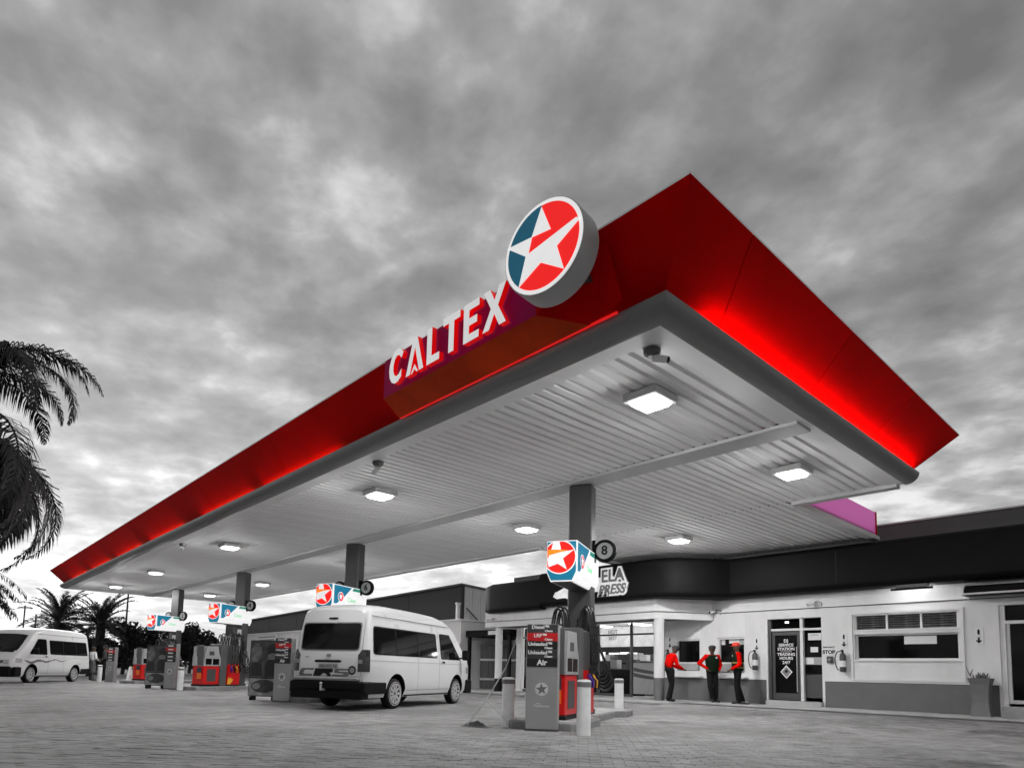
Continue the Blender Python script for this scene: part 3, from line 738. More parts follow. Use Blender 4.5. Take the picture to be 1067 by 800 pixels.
hosem = mat('hose_rubber', 0.010, 0.28, var=0.2, scale=10, spec=0.6)
def hose(pts, r, name, parent, m=None, seg=8):
    m = m or hosem
    # smooth through control points (Catmull-Rom)
    P = [Vector(p) for p in pts]; out = []
    for i in range(len(P)-1):
        p0, p1, p2, p3 = P[max(i-1, 0)], P[i], P[i+1], P[min(i+2, len(P)-1)]
        for k in range(7):
            t = k/7; out.append(.5*((2*p1)+(-p0+p2)*t+(2*p0-5*p1+4*p2-p3)*t*t+(-p0+3*p1-3*p2+p3)*t**3))
    out.append(P[-1])
    mb = MB(); mb.tube(out, r, seg); return mb.build(name, m, parent, local=True, smooth=True)

def dispenser(y, label):
    root = empty('fuel_dispenser', (COLX, y, .128), AX, label=label, cat='fuel pump', group='fuel dispensers under the canopy')
    W = .27
    # display module
    mb = MB(); mb.box(-1.92, -1.16, -W, W, 0.0, .07, bev=.01); mb.build('base_plinth', black, root, local=True)
    mb = MB(); mb.box(-1.90, -1.18, -W+.02, W-.02, .07, .72, bev=.012); lo = mb.build('lower_cabinet', redp, root, local=True)
    for s in (-1, 1):
        mb = MB(); mb.box(-1.74, -1.34, s*(W-.022)-.008, s*(W-.022)+.008, .17, .62); mb.build('door_panel', dispd, lo, local=True)
    sec = [(-1.92, .72), (-1.16, .72), (-1.16, 1.0), (-1.24, 1.18), (-1.30, 1.42), (-1.82, 1.42), (-1.90, 1.1)]
    mb = MB(); mb.prism(sec, lambda u, v, d: (u, d, v), -W, W); up = mb.build('display_head', disps, root, local=True)
    for s in (-1, 1):
        for (a, b) in ((-1.84, -1.58), (-1.52, -1.24)):
            mb = MB(); mb.box(a, b, s*W-.006, s*W+.006, .77, .98); mb.build('screen', blackg, up, local=True)
        mb = MB(); mb.box(-1.70, -1.48, s*W-.005, s*W+.005, 1.1, 1.24); mb.build('keypad', dispd, up, local=True)
    # end face with silver swoosh, dark slots and an orange notice
    mb = MB(); mb.box(-1.945, -1.918, -.24, .06, .74, 1.45, bev=.005); mb.build('end_panel', dispg, root, local=True)
    sw = [(-.20, 1.40), (-.16, 1.40), (-.15, 1.20), (-.02, 1.02), (.0, .74), (-.12, .74), (-.12, .96), (-.19, 1.16)]
    mb = MB(); mb.prism([(-u, v) for u, v in sw], lambda u, v, d: (-1.946-d, u, v), 0, .01)
    mb.build('swoosh', steel, root, local=True)
    mb = MB(); mb.box(-1.962, -1.944, -.20, -.02, .48, .66); mb.build('notice', navy, root, local=True)
    mb = MB(); mb.box(-1.962, -1.944, -.20, -.02, .26, .475); mb.build('notice', orange, root, local=True)
    # pillar
    mb = MB(); mb.box(-1.16, -.86, -W-.01, W+.01, 0.0, 1.52, bev=.015); mb.build('pillar', dispg, root, local=True)
    # nozzle module
    mb = MB(); mb.box(-.86, -.22, -W+.03, W-.03, 0.0, 1.50, bev=.012); mb.build('hose_cabinet', dispd, root, local=True)
    for s in (-1, 1):
        mb = MB(); mb.prism([(-.84, .06), (-.26, .06), (-.24, .80), (-.80, .80), (-.84, .55)], lambda u, v, d: (u, d, v), s*(W-.03), s*(W+.05)); np_ = mb.build('nozzle_panel', redp, root, local=True)
        mb = MB(); mb.prism([(-.84, .065), (-.70, .065), (-.55, .25), (-.80, .33)], lambda u, v, d: (u, d, v), s*(W+.045), s*(W+.054)); mb.build('nozzle_panel_print', mat('pale_yellow_print', (0.7, 0.35, 0.02), .5), np_, local=True)
        cols = (mat('nozzle_purple', (0.05, 0.01, 0.25), .4), blackp, mat('nozzle_yellow', (0.6, 0.3, 0.02), .4), blackp)
        for k in range(4):
            x = -.74+k*.14; yy = s*(W+.07)
            mb = MB()
            mb.tube([(x, yy, .72), (x+.01, yy+s*.05, .64), (x+.015, yy+s*.03, .50)], [.035, .03, .016], 8)
            mb.tube([(x, yy+s*.02, .70), (x-.02, yy+s*.10, .62), (x-.02, yy+s*.09, .50)], .014, 6)
            mb.build('nozzle', cols[k], root, local=True, smooth=True)
            zt = 1.86+.05*(k % 2)
            hose([(x, yy, .70), (x, yy+s*.06, 1.0), (x+.01, yy+s*.02, 1.5), (x+.02, yy-s*.05, zt), (x+.03, yy-s*.16, zt-.04), (x+.03, yy-s*.2, 1.48)], .019, 'hose', root)
    # outer hose mast and hanging loops at the shop end
    mb = MB(); mb.box(-.18, -.08, -W, -W+.10, .9, 1.78, bev=.03); mb.build('hose_mast', black, root, local=True)
    for k in range(6):
        q = k/5; wl = .10+.13*q; zb = .78-.34*q; xo = -.10+.02*(k % 3)+.05*q
        hose([(xo, -W-.02, 1.70), (xo+.01, -W-.05-.03*q, 1.30), (xo+.04, -W-.10-wl*.9, zb+.26), (xo+.05, -W-.10-wl, zb+.10), (xo+.04, -W-.07-wl*.55, zb), (xo, -W-.05, zb+.08), (xo-.03, -W-.02, zb+.30), (xo-.03, -W, 1.05)], .018, 'hose_loop', root)
    for k in range(3):
        hose([(-.5+.14*k, -.05, 1.48), (-.52+.14*k, -.1, 1.80), (-.36+.12*k, -.2, 1.92), (-.22+.05*k, -.26, 1.84), (-.14, -.26, 1.60)], .024, 'hose', root)
for y, t in zip(COLY, ('nearest red and grey fuel dispenser with black hose loops, behind the Air panel', 'fuel dispenser mostly hidden behind the parked white van', 'red and grey fuel dispenser with bright nozzles on the second farthest island', 'farthest red and grey fuel dispenser beyond the row of pumps')):
    dispenser(y, t)

# small notice strips on the far columns
def column_notice(y, label):
    root = empty('column_notice', (COLX, y, 1.4), AX, label=label, cat='notice', group='white strip notices on the columns')
    mb = MB(); mb.box(-.20, -.165, -.20, -.04, 0.0, .85); mb.build('plate', paper, root, local=True)
    for k in range(4):
        mb = MB(); mb.box(-.205, -.199, -.16, -.08, .1+.18*k, .2+.18*k); mb.build('print', greyprint, root, local=True)
    mb = MB(); mb.box(-.21, -.165, .02, .17, .2, .45); mb.build('meter', blackp, root, local=True)
column_notice(25.3, 'white vertical strip notice on the second farthest column')
column_notice(33.6, 'white vertical strip notice on the farthest column')

# advertising stands beside the grade panels
def ad_stand(x, y, label):
    root = empty('advertising_stand', (x, y, 0), R(90-50), label=label, cat='advert stand', group='advertising stands beside the pumps')
    mb = MB(); mb.box(-.04, .04, -.42, .42, .10, 1.55, bev=.01); mb.build('frame', blackp, root, local=True)
    F_ = lambda u, v, d: (-.042-d, -u, v)
    def p(poly, m, d, nm): mb = MB(); mb.prism(poly, F_, 0, d); mb.build(nm, m, root, local=True)
    p([(-.40, .12), (.40, .12), (.40, .56), (-.40, .56)], mat('print_base', 0.30, .6, var=.5, scale=7), .003, 'lower_print')
    p([(.34*math.cos(2*math.pi*i/28), .36+.17*math.sin(2*math.pi*i/28)) for i in range(28)], mat('print_dark', 0.05, .5, var=.8, scale=8), .005, 'print_shape')
    p([(-.2+.11*math.cos(2*math.pi*i/20), .36+.08*math.sin(2*math.pi*i/20)) for i in range(20)], greyprint, .007, 'print_shape')
    p([(-.40, .58), (.40, .58), (.40, 1.53), (-.40, 1.53)], mat('print_mid', 0.07, .5, var=.9, scale=5), .003, 'upper_print')
    p([(.02, .62), (.36, .62), (.38, .9), (.34, 1.05), (.36, 1.2), (.34, 1.42), (.22, 1.48), (.10, 1.42), (.07, 1.2), (.09, 1.05), (.03, .9)], mat('print_black', 0.02, .4), .005, 'print_shape')
    p([(.08, 1.05), (.34, 1.05), (.36, 1.18), (.2, 1.22), (.08, 1.18)], greyprint, .007, 'print_shape')
    p([(-.36, 1.0), (-.2, .98), (-.08, 1.2), (-.12, 1.4), (-.25, 1.48), (-.38, 1.3)], mat('print_pale', 0.16, .5, var=.7, scale=8), .005, 'print_shape')
    p([(-.38, .62), (-.05, .62), (-.08, .95), (-.35, .95)], mat('print_black', 0.02, .4), .006, 'print_shape')
    for s in (-.3, .3):
        mb = MB(); mb.box(-.12, .12, s-.03, s+.03, 0, .10); mb.build('foot', blackp, root, local=True)
ad_stand(6.85, 16.85, 'picture advertising stand left of the panel behind the white van')
ad_stand(6.66, 26.1, 'picture advertising stand left of the second farthest grade panel')

# squeegee with cloth leaning at the near bollard
def broom():
    b = Vector((6.75, 7.62, 0))
    root = empty('squeegee_mop', b, label='thin-handled mop with dark cloth lying against the near left bollard', cat='mop')
    mb = MB(); mb.tube([(6.55, 8.08, .02), (6.80, 7.92, .42), (7.10, 7.80, .95)], .011, 6); mb.tube([(7.10, 7.80, .95), (7.28, 7.70, 1.55)], .006, 6); mb.build('handle', steel, root, smooth=True)
    mb = MB(); mb.tube([(6.80, 7.92, .42), (6.95, 7.6, .10), (7.12, 7.30, .03)], .008, 6); mb.tube([(7.2, 7.45, .5), (7.15, 7.15, .04)], .008, 6); mb.build('brace', steel, root, smooth=True)
    rnd = random.Random(5); mb = MB(); n = 14; vs_ = []
    for j in range(n):
        for i in range(n):
            u, v = i/(n-1)-.5, j/(n-1)-.5
            z = .012+.07*max(0, 1-(u*u+v*v)*5)*(.6+.4*math.sin(u*19+v*7))*(1+.5*rnd.random())
            vs_.append((6.62+.16*u+.28*v*.3, 7.95-.55*v+.1*u, z*(1 if abs(u) < .48 else .2)))
    mb.add(vs_, [(j*n+i, j*n+i+1, (j+1)*n+i+1, (j+1)*n+i) for j in range(n-1) for i in range(n-1)])
    mb.build('cloth', mat('dark_wet_cloth', 0.03, .8, var=.5, scale=20), root, smooth=True)
broom()

# leaning white cone-like post with yellow hose at the farthest pump
def cone_post():
    root = empty('traffic_cone', (7.6, 34.2, 0), label='slim white cone with yellow strap beside the farthest pump', cat='cone')
    mb = MB(); mb.lathe([(.20, 0), (.20, .03), (.15, .05), (.05, .72), (.03, .74)], 16); mb.build('cone', bolw, root, local=True, smooth=True)
    hose([(.05, -.04, .70), (.2, -.12, .68), (.36, -.2, .45), (.46, -.25, .05)], .03, 'strap', root, mat('yellow_strap', (0.75, 0.30, 0.01), .5))
cone_post()

# security cameras
def cctv(loc, d, label, ceiling=False):
    root = empty('security_camera', loc, label=label, cat='camera', group='bullet security cameras')
    L = Vector(loc); d = Vector(d).normalized()
    mb = MB()
    if ceiling: mb.lathe([(.05, -.09), (.09, -.06), (.10, 0)], 20, Matrix.Translation(L))
    else: mb.box(L.x-.03, L.x+.01, L.y-.05, L.y+.05, L.z-.06, L.z+.06, bev=.01)
    mb.build('mount', trimlit if not ceiling else dispg, root)
    c = L+Vector((0, 0, -.10 if ceiling else 0))+d*.06
    if not ceiling: c = L+Vector((-.12, 0, -.02))
    mb = MB(); mb.tube([L, c], .014, 6); mb.build('arm', trimlit, root)
    mb = MB(); mb.tube([c-d*.04, c+d*.14], .042, 14); mb.build('body', trimw, root, smooth=True)
    mb = MB(); mb.tube([c+d*.138, c+d*.146], .034, 14); mb.build('lens_ring', blackg, root)
    if not ceiling: hose([c-d*.03-L, c-L+Vector((.02, -.12, .05)), Vector((.0, -.2, -.02)), Vector((.02, -.14, -.12))], .008, 'cable', root, blackp, 6)
cctv((5.85, 4.12, CZ), (.25, -1, -.35), 'bullet camera on the soffit at the near corner of the canopy', True)
cctv((5.80, 9.85, CZ), (.2, 1, -.3), 'bullet camera on the soffit edge beneath the lettering', True)
cctv((5.80, 21.0, CZ), (.2, 1, -.3), 'bullet camera on the soffit edge far along the canopy', True)

# ------------------------------------------------------------------ shop building
WX = 18.0
def building():
    B = empty('shop_building', (18, 8, .13), label='low white service station shop with dark rounded fascia and grey plinth', cat='building')
    def bx(name, m, x0, x1, y0, y1, z0, z1, parent=None, bev=0.0):
        mb = MB(); mb.box(x0, x1, y0, y1, z0, z1, bev=bev); return mb.build(name, m, parent or B)
    D = WX+.35
    # wall pieces round the openings (openings: door 7.17-8.70, hatch 9.38-10.27, hatch 10.85-11.74, window 4.0-6.4, right door 1.6-3.29)
    ztop = 3.22
    def wall(y0, y1, z0, z1): bx('wall', white, WX, D, y0, y1, z0, z1)
    wall(-6, 1.5, .05, ztop); wall(1.5, 3.29, 2.62, ztop); wall(3.29, 4.06, .05, ztop)
    wall(4.06, 6.36, .05, 1.39); wall(4.06, 6.36, 2.04, 2.16); wall(4.06, 6.36, 2.52, ztop)
    wall(6.36, 7.17, .05, ztop); wall(7.17, 8.70, 2.54, ztop); wall(8.70, 9.38, .05, ztop)
    wall(9.38, 10.27, .05, 1.0); wall(9.38, 10.27, 2.05, ztop); wall(10.27, 10.85, .05, ztop)
    wall(10.85, 11.74, .05, 1.05); wall(10.85, 11.74, 2.03, ztop); wall(11.74, 12.15, .05, ztop)
    # plinth
    for a, b in ((-6, 1.45), (3.34, 7.12), (8.75, 12.15)):
        bx('plinth', plinthg, WX-.022, WX-.001, a, b, .06, .80)
        bx('plinth_line', black, WX-.024, WX-.001, a, b, .801, .815); bx('plinth_cap', trimw, WX-.028, WX-.001, a, b, .816, .836)
    # string course
    bx('string_course', trimw, WX-.03, WX-.001, -6, 10.5, 2.80, 2.835); bx('string_line', blackp, WX-.018, WX-.001, -6, 10.5, 2.782, 2.7985)
    # main window
    wn = bx('window', bglass, WX+.14, WX+.16, 4.06, 6.36, 1.39, 2.04)
    for (a, b, c, d) in ((4.06, 4.11, 1.39, 2.04), (6.31, 6.36, 1.39, 2.04), (4.11, 6.31, 1.39, 1.43), (4.11, 6.31, 2.0, 2.04)):
        bx('frame', trimw, WX+.10, WX+.139, a, b, c, d, wn)
    bx('sill', trimw, WX-.05, WX+.139, 4.02, 6.40, 1.352, 1.389, wn)
    ac = bx('poster', paper, WX+.135, WX+.1385, 4.55, 5.25, 1.78, 1.98, wn)
    # louvre window above
    lw = bx('louvre_window', bglass, WX+.14, WX+.16, 4.06, 6.36, 2.16, 2.52)
    for a in (4.06, 4.82, 5.58, 6.32): bx('frame', trimw, WX+.04, WX+.13, a, a+.045, 2.16, 2.52, lw)
    for i in range(3):
        for k in range(6):
            mb = MB(); mm = Matrix.Translation((WX+.09, 4.105+.76*i+.357, 2.19+k*.058)) @ Matrix.Rotation(R(-38), 4, 'Y')
            mb.box(-.035, .035, -.355, .355, -.003, .003, mat=mm); mb.build('slat', mat('louvre_glass', 0.12, .25), lw)
    bx('sill', trimw, WX-.02, WX+.12, 4.03, 6.39, 2.13, 2.159, lw)
    # raised surround of the window bay
    for (a, b, c, d) in ((3.96, 4.02, .86, 2.62), (6.40, 6.46, .86, 2.62), (4.02, 6.40, 2.56, 2.62), (4.02, 6.40, .86, .91)):
        bx('surround', trimw, WX-.035, WX-.001, a, b, c, d)
    # left door DJ and side light
    X = WX+.17
    fr = [(8.62, 8.70, .26, 2.54), (7.72, 7.80, .26, 2.54), (7.17, 7.22, .26, 2.54)]
    for a, b, c, d in fr: bx('door_frame', dispd if a > 8 else trimw, WX+.06, WX+.2, a, b, c, d)
    bx('transom_bar', trimw, WX+.055, WX+.2, 7.22, 8.62, 2.20, 2.26)
    bx('fanlight', bglass, X, X+.02, 7.80, 8.62, 2.262, 2.54); bx('fanlight', bglass, X, X+.02, 7.22, 7.72, 2.262, 2.54)
    dr = bx('door', blackg, X-.05, X, 7.81, 8.61, .28, 2.195)
    for (a, b, c, d) in ((7.81, 7.90, .28, 2.19), (8.53, 8.61, .28, 2.19), (7.90, 8.53, .28, .46), (7.90, 8.53, 2.08, 2.19)):
        bx('stile', dispd, X-.065, X-.0505, a, b, c, d, dr)
    bx('handle', steel, X-.12, X-.10, 7.885, 7.905, .5, 1.75, dr)
    ty = 8.22
    for t_, z_, s_ in (('DJ', 1.92, .12), ('SERVICE', 1.80, .11), ('STATION', 1.69, .11), ('TRADING', 1.54, .11), ('HOURS', 1.43, .11), ('24/7', 1.31, .12)):
        put_text('lettering', t_, (X-.053, ty, z_), (-1, 0, 0), s_, txtw, dr, bold=.003, sx=1.05)
    bx('lettering_rule', txtw, X-.054, X-.0505, ty-.16, ty+.16, 1.612, 1.622, dr)
    mb = MB(); mb.prism([(0, -.19), (.17, 0), (0, .19), (-.17, 0)], lambda u, v, d: (X-.0505-d, ty-u, 1.05+v), 0, .003); mb.build('diamond_border', txtw, dr)
    mb = MB(); mb.prism([(0, -.15), (.135, 0), (0, .15), (-.135, 0)], lambda u, v, d: (X-.0535-d, ty-u, 1.05+v), 0, .002); mb.build('diamond', greyprint, dr)
    mb = MB(); mb.prism([(-.06, -.02), (.0, -.05), (.06, .0), (.02, .02), (.04, .06), (-.02, .04)], lambda u, v, d: (X-.0555-d, ty-u, 1.07+v), 0, .002); mb.build('diamond_figure', black, dr)
    sp = bx('side_pane', bglass, X, X+.02, 7.22, 7.72, 1.0, 2.2); bx('side_panel', mat('grey_door_panel', 0.05, .5), X-.01, X+.02, 7.22, 7.72, .36, .99)
    for (a, b, c, d) in ((7.27, 7.62, 1.93, 2.12), (7.36, 7.56, 1.60, 1.74)): bx('notice', paper, X-.006, X-.001, a, b, c, d, sp)
    bx('notice', mat('grey_notice', 0.32, .6), X-.006, X-.001, 7.23, 7.71, 1.26, 1.46, sp); bx('notice', paper, X-.010, X-.0065, 7.48, 7.68, 1.28, 1.44, sp)
    put_text('wording', 'NOTICE', (X-.011, 7.445, 2.07), (-1, 0, 0), .06, greyprint, sp)
    bx('door_step', concl, WX-.18, WX+.2, 7.17, 8.70, .05, .255, bev=.01); bx('fanlight_lamp', mat('small_lamp', 0.8, .4, emit=1.0, estr=1.2), X-.03, X-.002, 8.15, 8.25, 2.42, 2.47)
    # service hatches
    for (a, b, z0, z1) in ((9.38, 10.27, 1.0, 2.05), (10.85, 11.74, 1.05, 2.03)):
        hw = bx('service_hatch', bglass, WX+.12, WX+.14, a, b, 1.30, z1)
        for (p, q, c, d) in ((a, a+.05, z0, z1), (b-.05, b, z0, z1), (a+.05, b-.05, z1-.05, z1), (a+.05, b-.05, 1.27, 1.31)): bx('frame', trimw, WX+.03, WX+.119, p, q, c, d, hw)
        bx('tray', disps, WX-.04, WX+.12, a+.06, b-.06, z0+.01, 1.265, hw, .012)
        bx('counter_ledge', trimw, WX-.22, WX+.0, a-.1, b+.1, .84, .885, hw, .01)
    bx('hatch_notice', paper, WX+.112, WX+.118, 9.62, 9.95, 1.88, 1.98); bx('hatch_notice', mat('grey_notice', 0.32, .6), WX+.112, WX+.118, 9.46, 9.62, 1.84, 1.98); bx('hatch_notice', paper, WX+.112, WX+.118, 10.08, 10.2, 1.84, 2.0)
    # right hand door
    for (a, b, c, d) in ((3.19, 3.29, .36, 2.62), (1.5, 1.6, .36, 2.62), (1.6, 3.19, 2.20, 2.27)): bx('door_frame', trimw, WX+.04, WX+.2, a, b, c, d)
    d2 = bx('door', bglass, WX+.15, WX+.18, 1.6, 3.19, .42, 2.20); bx('stile', trimw, WX+.10, WX+.149, 3.12, 3.19, .42, 2.20, d2); bx('stile', trimw, WX+.10, WX+.149, 1.6, 3.12, .42, .50, d2)
    bx('fanlight', bglass, WX+.15, WX+.18, 1.6, 3.19, 2.27, 2.62); bx('door_step', concl, WX-.1, WX+.2, 1.5, 3.29, .05, .36, bev=.01)
    # awning over the right hand door
    prof = [(0, 2.86), (.55, 2.84), (.60, 2.86), (.62, 2.90), (.56, 2.99), (.40, 3.06), (0, 3.10)]
    mb = MB(); mb.prism(prof, lambda u, v, d: (WX-.002-u, d, v), -5.5, 3.80); aw = mb.build('awning', darkf, B)
    mb = MB(); mb.prism([(.56, 2.835), (.625, 2.835), (.64, 2.87), (.60, 2.875)], lambda u, v, d: (WX-.002-u, d, v), -5.5, 3.83); mb.build('awning_edge', trimw, aw)
    mb = MB(); mb.prism([(0, 2.82), (.58, 2.81), (.64, 2.87), (.60, 2.99), (.42, 3.08), (0, 3.12)], lambda u, v, d: (WX-.002-u, d, v), 3.802, 3.84); mb.build('awning_end', trimw, aw)
    # porch bulkhead (white band) and soffit
    path = [(17.2, 19.3), (16.52, 19.3), (16.52, 11.45), (18.0, 10.45)]
    bp = [(0, 2.58), (-.06, 2.58), (-.06, 2.80), (-.09, 2.81), (-.09, 2.84), (-.06, 2.85), (-.06, 3.20), (0, 3.20)]
    def offs(prof): return [(-a, z) for a, z in prof]
    mb = MB(); mb.sweep(bp, path); mb.build('porch_bulkhead', white, B)
    mb = MB(); mb.sweep([(-.061, 2.775), (-.066, 2.775), (-.066, 2.79), (-.061, 2.79)], path); mb.build('string_line', blackp, B)
    mb = MB(); mb.prism([(16.53, 11.47), (17.99, 10.48), (17.99, 19.25), (16.53, 19.25)], lambda u, v, d: (u, v, d), 2.64, 2.70); mb.build('porch_soffit', mat('porch_soffit_grey', 0.20, .7), B)
    # porch posts
    for (px, py, r, base) in ((16.66, 11.45, .155, plinthg), (16.66, 18.75, .14, black)):
        mb = MB(); mb.lathe([(r, .13), (r, 2.64)], 24, Matrix.Translation((px, py, 0))); pc = mb.build('porch_post', white, B, smooth=True)
        mb = MB(); mb.lathe([(r+.008, .13), (r+.008, .80 if base is plinthg else .62)], 24, Matrix.Translation((px, py, 0))); mb.build('post_base', base, pc, smooth=True)
    # dark fascia with rounded lower edge, following the front
    def fascia(path, zb, zt, name='dark_fascia'):
        pr = []
        for i in range(7):
            a = i/6*math.pi/2; pr.append((-.30-.16*math.sin(a), zb+.16*(1-math.cos(a))))
        for i in range(7):
            a = i/6*math.pi/2; pr.append((-.30-.16*math.cos(a), zt-.14+.14*math.sin(a)))
        pr += [(0.25, zt), (0.25, zb)]
        mb = MB(); mb.sweep(pr, path); return mb.build(name, darkf, B, smooth=True)
    fascia([(16.55, 16.05), (16.55, 11.35), (16.75, 10.9), (17.75, 10.05), (18.0, 9.75), (18.0, -6)], 3.18, 4.36)
    fascia([(17.4, 18.95), (16.75, 18.95), (16.58, 18.6), (16.58, 16.06)], 3.10, 4.20, 'dark_fascia_end')
    for y in (6.6, 2.2): bx('fascia_joint', mat('fascia_joint', 0.004, .5), 17.536, 17.5395, y, y+.012, 3.36, 4.2)
    # soffit behind the fascia
    bx('eaves_soffit', white, 17.66, WX+.02, -6, 9.75, 3.20, 3.26)
    # parapet and roof
    bx('parapet', greyp, 18.35, 18.6, -6, 12.0, 3.25, 4.88); bx('parapet_coping', trimw, 18.32, 18.63, -6, 12.0, 4.881, 4.92)
    bx('parapet', greyp, 17.05, 17.25, 12.02, 18.4, 3.25, 4.52)
    bx('roof', greyp, 18.36, 26, -6, 19.2, 3.24, 3.4)
    # outer shell
    bx('wall', white, 25.6, 25.9, -6, 19.2, .05, 3.24); bx('wall', white, 18.35, 25.6, -6, -5.7, .05, 3.24); bx('wall', white, 18.05, 25.6, 19.0, 19.25, .05, 3.24)
    bx('wall', mat('interior_wall', 0.35, .8), 18.36, 25.6, 11.9, 12.1, .05, 3.24)
    # ---- shop front glazing
    gx = WX+.10
    for y in (12.17, 13.55, 15.0, 16.4, 17.7, 18.9): bx('mullion', trimw if y > 17 else colm, gx-.04, gx+.04, y-.04, y+.04, .13, 2.64)
    bx('transom_bar', colm, gx-.035, gx+.035, 12.21, 18.86, 2.22, 2.28); bx('bottom_rail', colm, gx-.035, gx+.035, 13.59, 18.86, .13, .22)
    ys_ = (12.21, 13.51, 14.96, 16.36, 17.66, 18.86)
    for a, b in zip(ys_[:-1], ys_[1:]):
        bx('shop_pane', sglass, gx-.006, gx+.006, a+.05, b-.05, .24, 2.21); bx('shop_pane', sglass, gx-.006, gx+.006, a+.05, b-.05, 2.29, 2.62)
    dp = bx('vinyl_panel', mat('grey_vinyl', 0.30, .4), gx-.014, gx-.007, 12.25, 13.46, .24, 1.28)
    for k in range(2):
        pts = [(12.25+1.2*i/12, .72+.18*k+.10*(i/12)**2) for i in range(13)]+[(13.45-1.2*i/12, .80+.18*k+.10*(1-i/12)**2+.05*(1-i/12)) for i in range(13)]
        mb = MB(); mb.prism(pts, lambda u, v, d: (gx-.0145-d, u, v), 0, .003); mb.build('vinyl_stripe', dispd, dp)
    # shop interior
    bx('shop_floor', mat('shop_tiles', 0.45, .4), 18.2, 25.6, 12.1, 19.0, .10, .132)
    bx('shop_ceiling', mat('shop_ceiling', 0.75, .8), 18.2, 25.6, 12.1, 19.0, 2.9, 2.95)
    sl_ = mat('shop_ceiling_light', 0.8, .5, emit=1.0, estr=28.0)
    for x in (19.4, 21.4, 23.6):
        for y in (13.4, 15.6, 17.6): bx('ceiling_light', sl_, x-.6, x+.6, y-.12, y+.12, 2.86, 2.897)
    bx('menu_board', mat('menu_board_print', 0.55, .5, var=.35, scale=3, emit=1.0, estr=0.14), 20.55, 20.6, 13.5, 17.6, 1.95, 2.75); bx('menu_board', paper, 20.55, 20.6, 12.3, 13.4, 1.95, 2.7)
    put_text('menu_wording', 'HOT', (20.54, 16.3, 2.55), (-1, 0, 0), .22, greyprint, B, bold=.006); put_text('menu_wording', 'BEST', (20.54, 16.3, 2.3), (-1, 0, 0), .2, greyprint, B, bold=.006)
    rnd = random.Random(9)
    goods = [mat('goods_%d' % i, v, .5, var=.25, scale=9) for i, v in enumerate((.03, .08, .2, .45, .7, .7, .14))]
    for x, y0, y1, lev in ((19.6, 12.5, 13.3, 4), (19.9, 14.1, 16.2, 4), (19.4, 17.0, 18.6, 4), (23.4, 12.6, 18.6, 5)):
        sh = bx('shelf_unit', dispd, x+.22, x+.27, y0, y1, .13, .13+lev*.38)
        for k in range(lev):
            z = .22+k*.38; bx('shelf', dispg, x-.18, x+.22, y0, y1, z, z+.03, sh)
            y = y0+.03
            while y < y1-.12:
                w_ = rnd.uniform(.07, .2); h_ = rnd.uniform(.14, .29)
                bx('goods', rnd.choice(goods), x-.15, x+.1, y, min(y+w_, y1), z+.031, z+.03+h_, sh); y += w_+.015
    bx('counter', blackp, 19.0, 19.5, 14.0, 16.3, .13, 1.05); bx('counter_top', dispg, 18.95, 19.55, 13.95, 16.35, 1.051, 1.09); bx('till', dispg, 19.05, 19.35, 14.1, 14.5, 1.091, 1.42)
    for y in (14.9, 15.4, 15.9): bx('counter_display', rnd.choice(goods), 19.02, 19.3, y, y+.3, 1.091, 1.091+rnd.uniform(.2, .4))
    ls_ = mat('glow_panel_white', 0.7, .5, var=.2, emit=1.0, estr=0.8)  # glowing rectangles added to lift the interior contrast
    for (a, b, c, d) in ((14.95, 15.3, 1.50, 1.72), (15.35, 15.75, 1.48, 1.74), (15.8, 16.3, 1.50, 1.72), (13.75, 14.1, 1.2, 1.75), (16.5, 17.3, 1.4, 1.75), (12.5, 12.9, 1.35, 1.7), (14.9, 15.25, 1.15, 1.4), (15.7, 16.2, 1.12, 1.38)): bx('glow_panel', ls_, 20.30, 20.33, a, b, c, d)
    bx('back_counter', black, 20.34, 20.5, 12.3, 18.6, .13, 1.95)
    # poster in the left window
    ps = bx('window_poster', dispd, gx-.014, gx-.007, 17.78, 18.80, .75, 1.5)
    for t_, z_ in (('FRIES', 1.22), ('AND S', .98)): put_text('poster_wording', t_, (gx-.016, 18.3, z_), (-1, 0, 0), .25, mat('pale_print', 0.4, .5), ps, bold=.006)
    # cream rear-wall boxes of fluorescent glow are the ceiling lights above; eaves lamp on the right
    return B
shop = building()

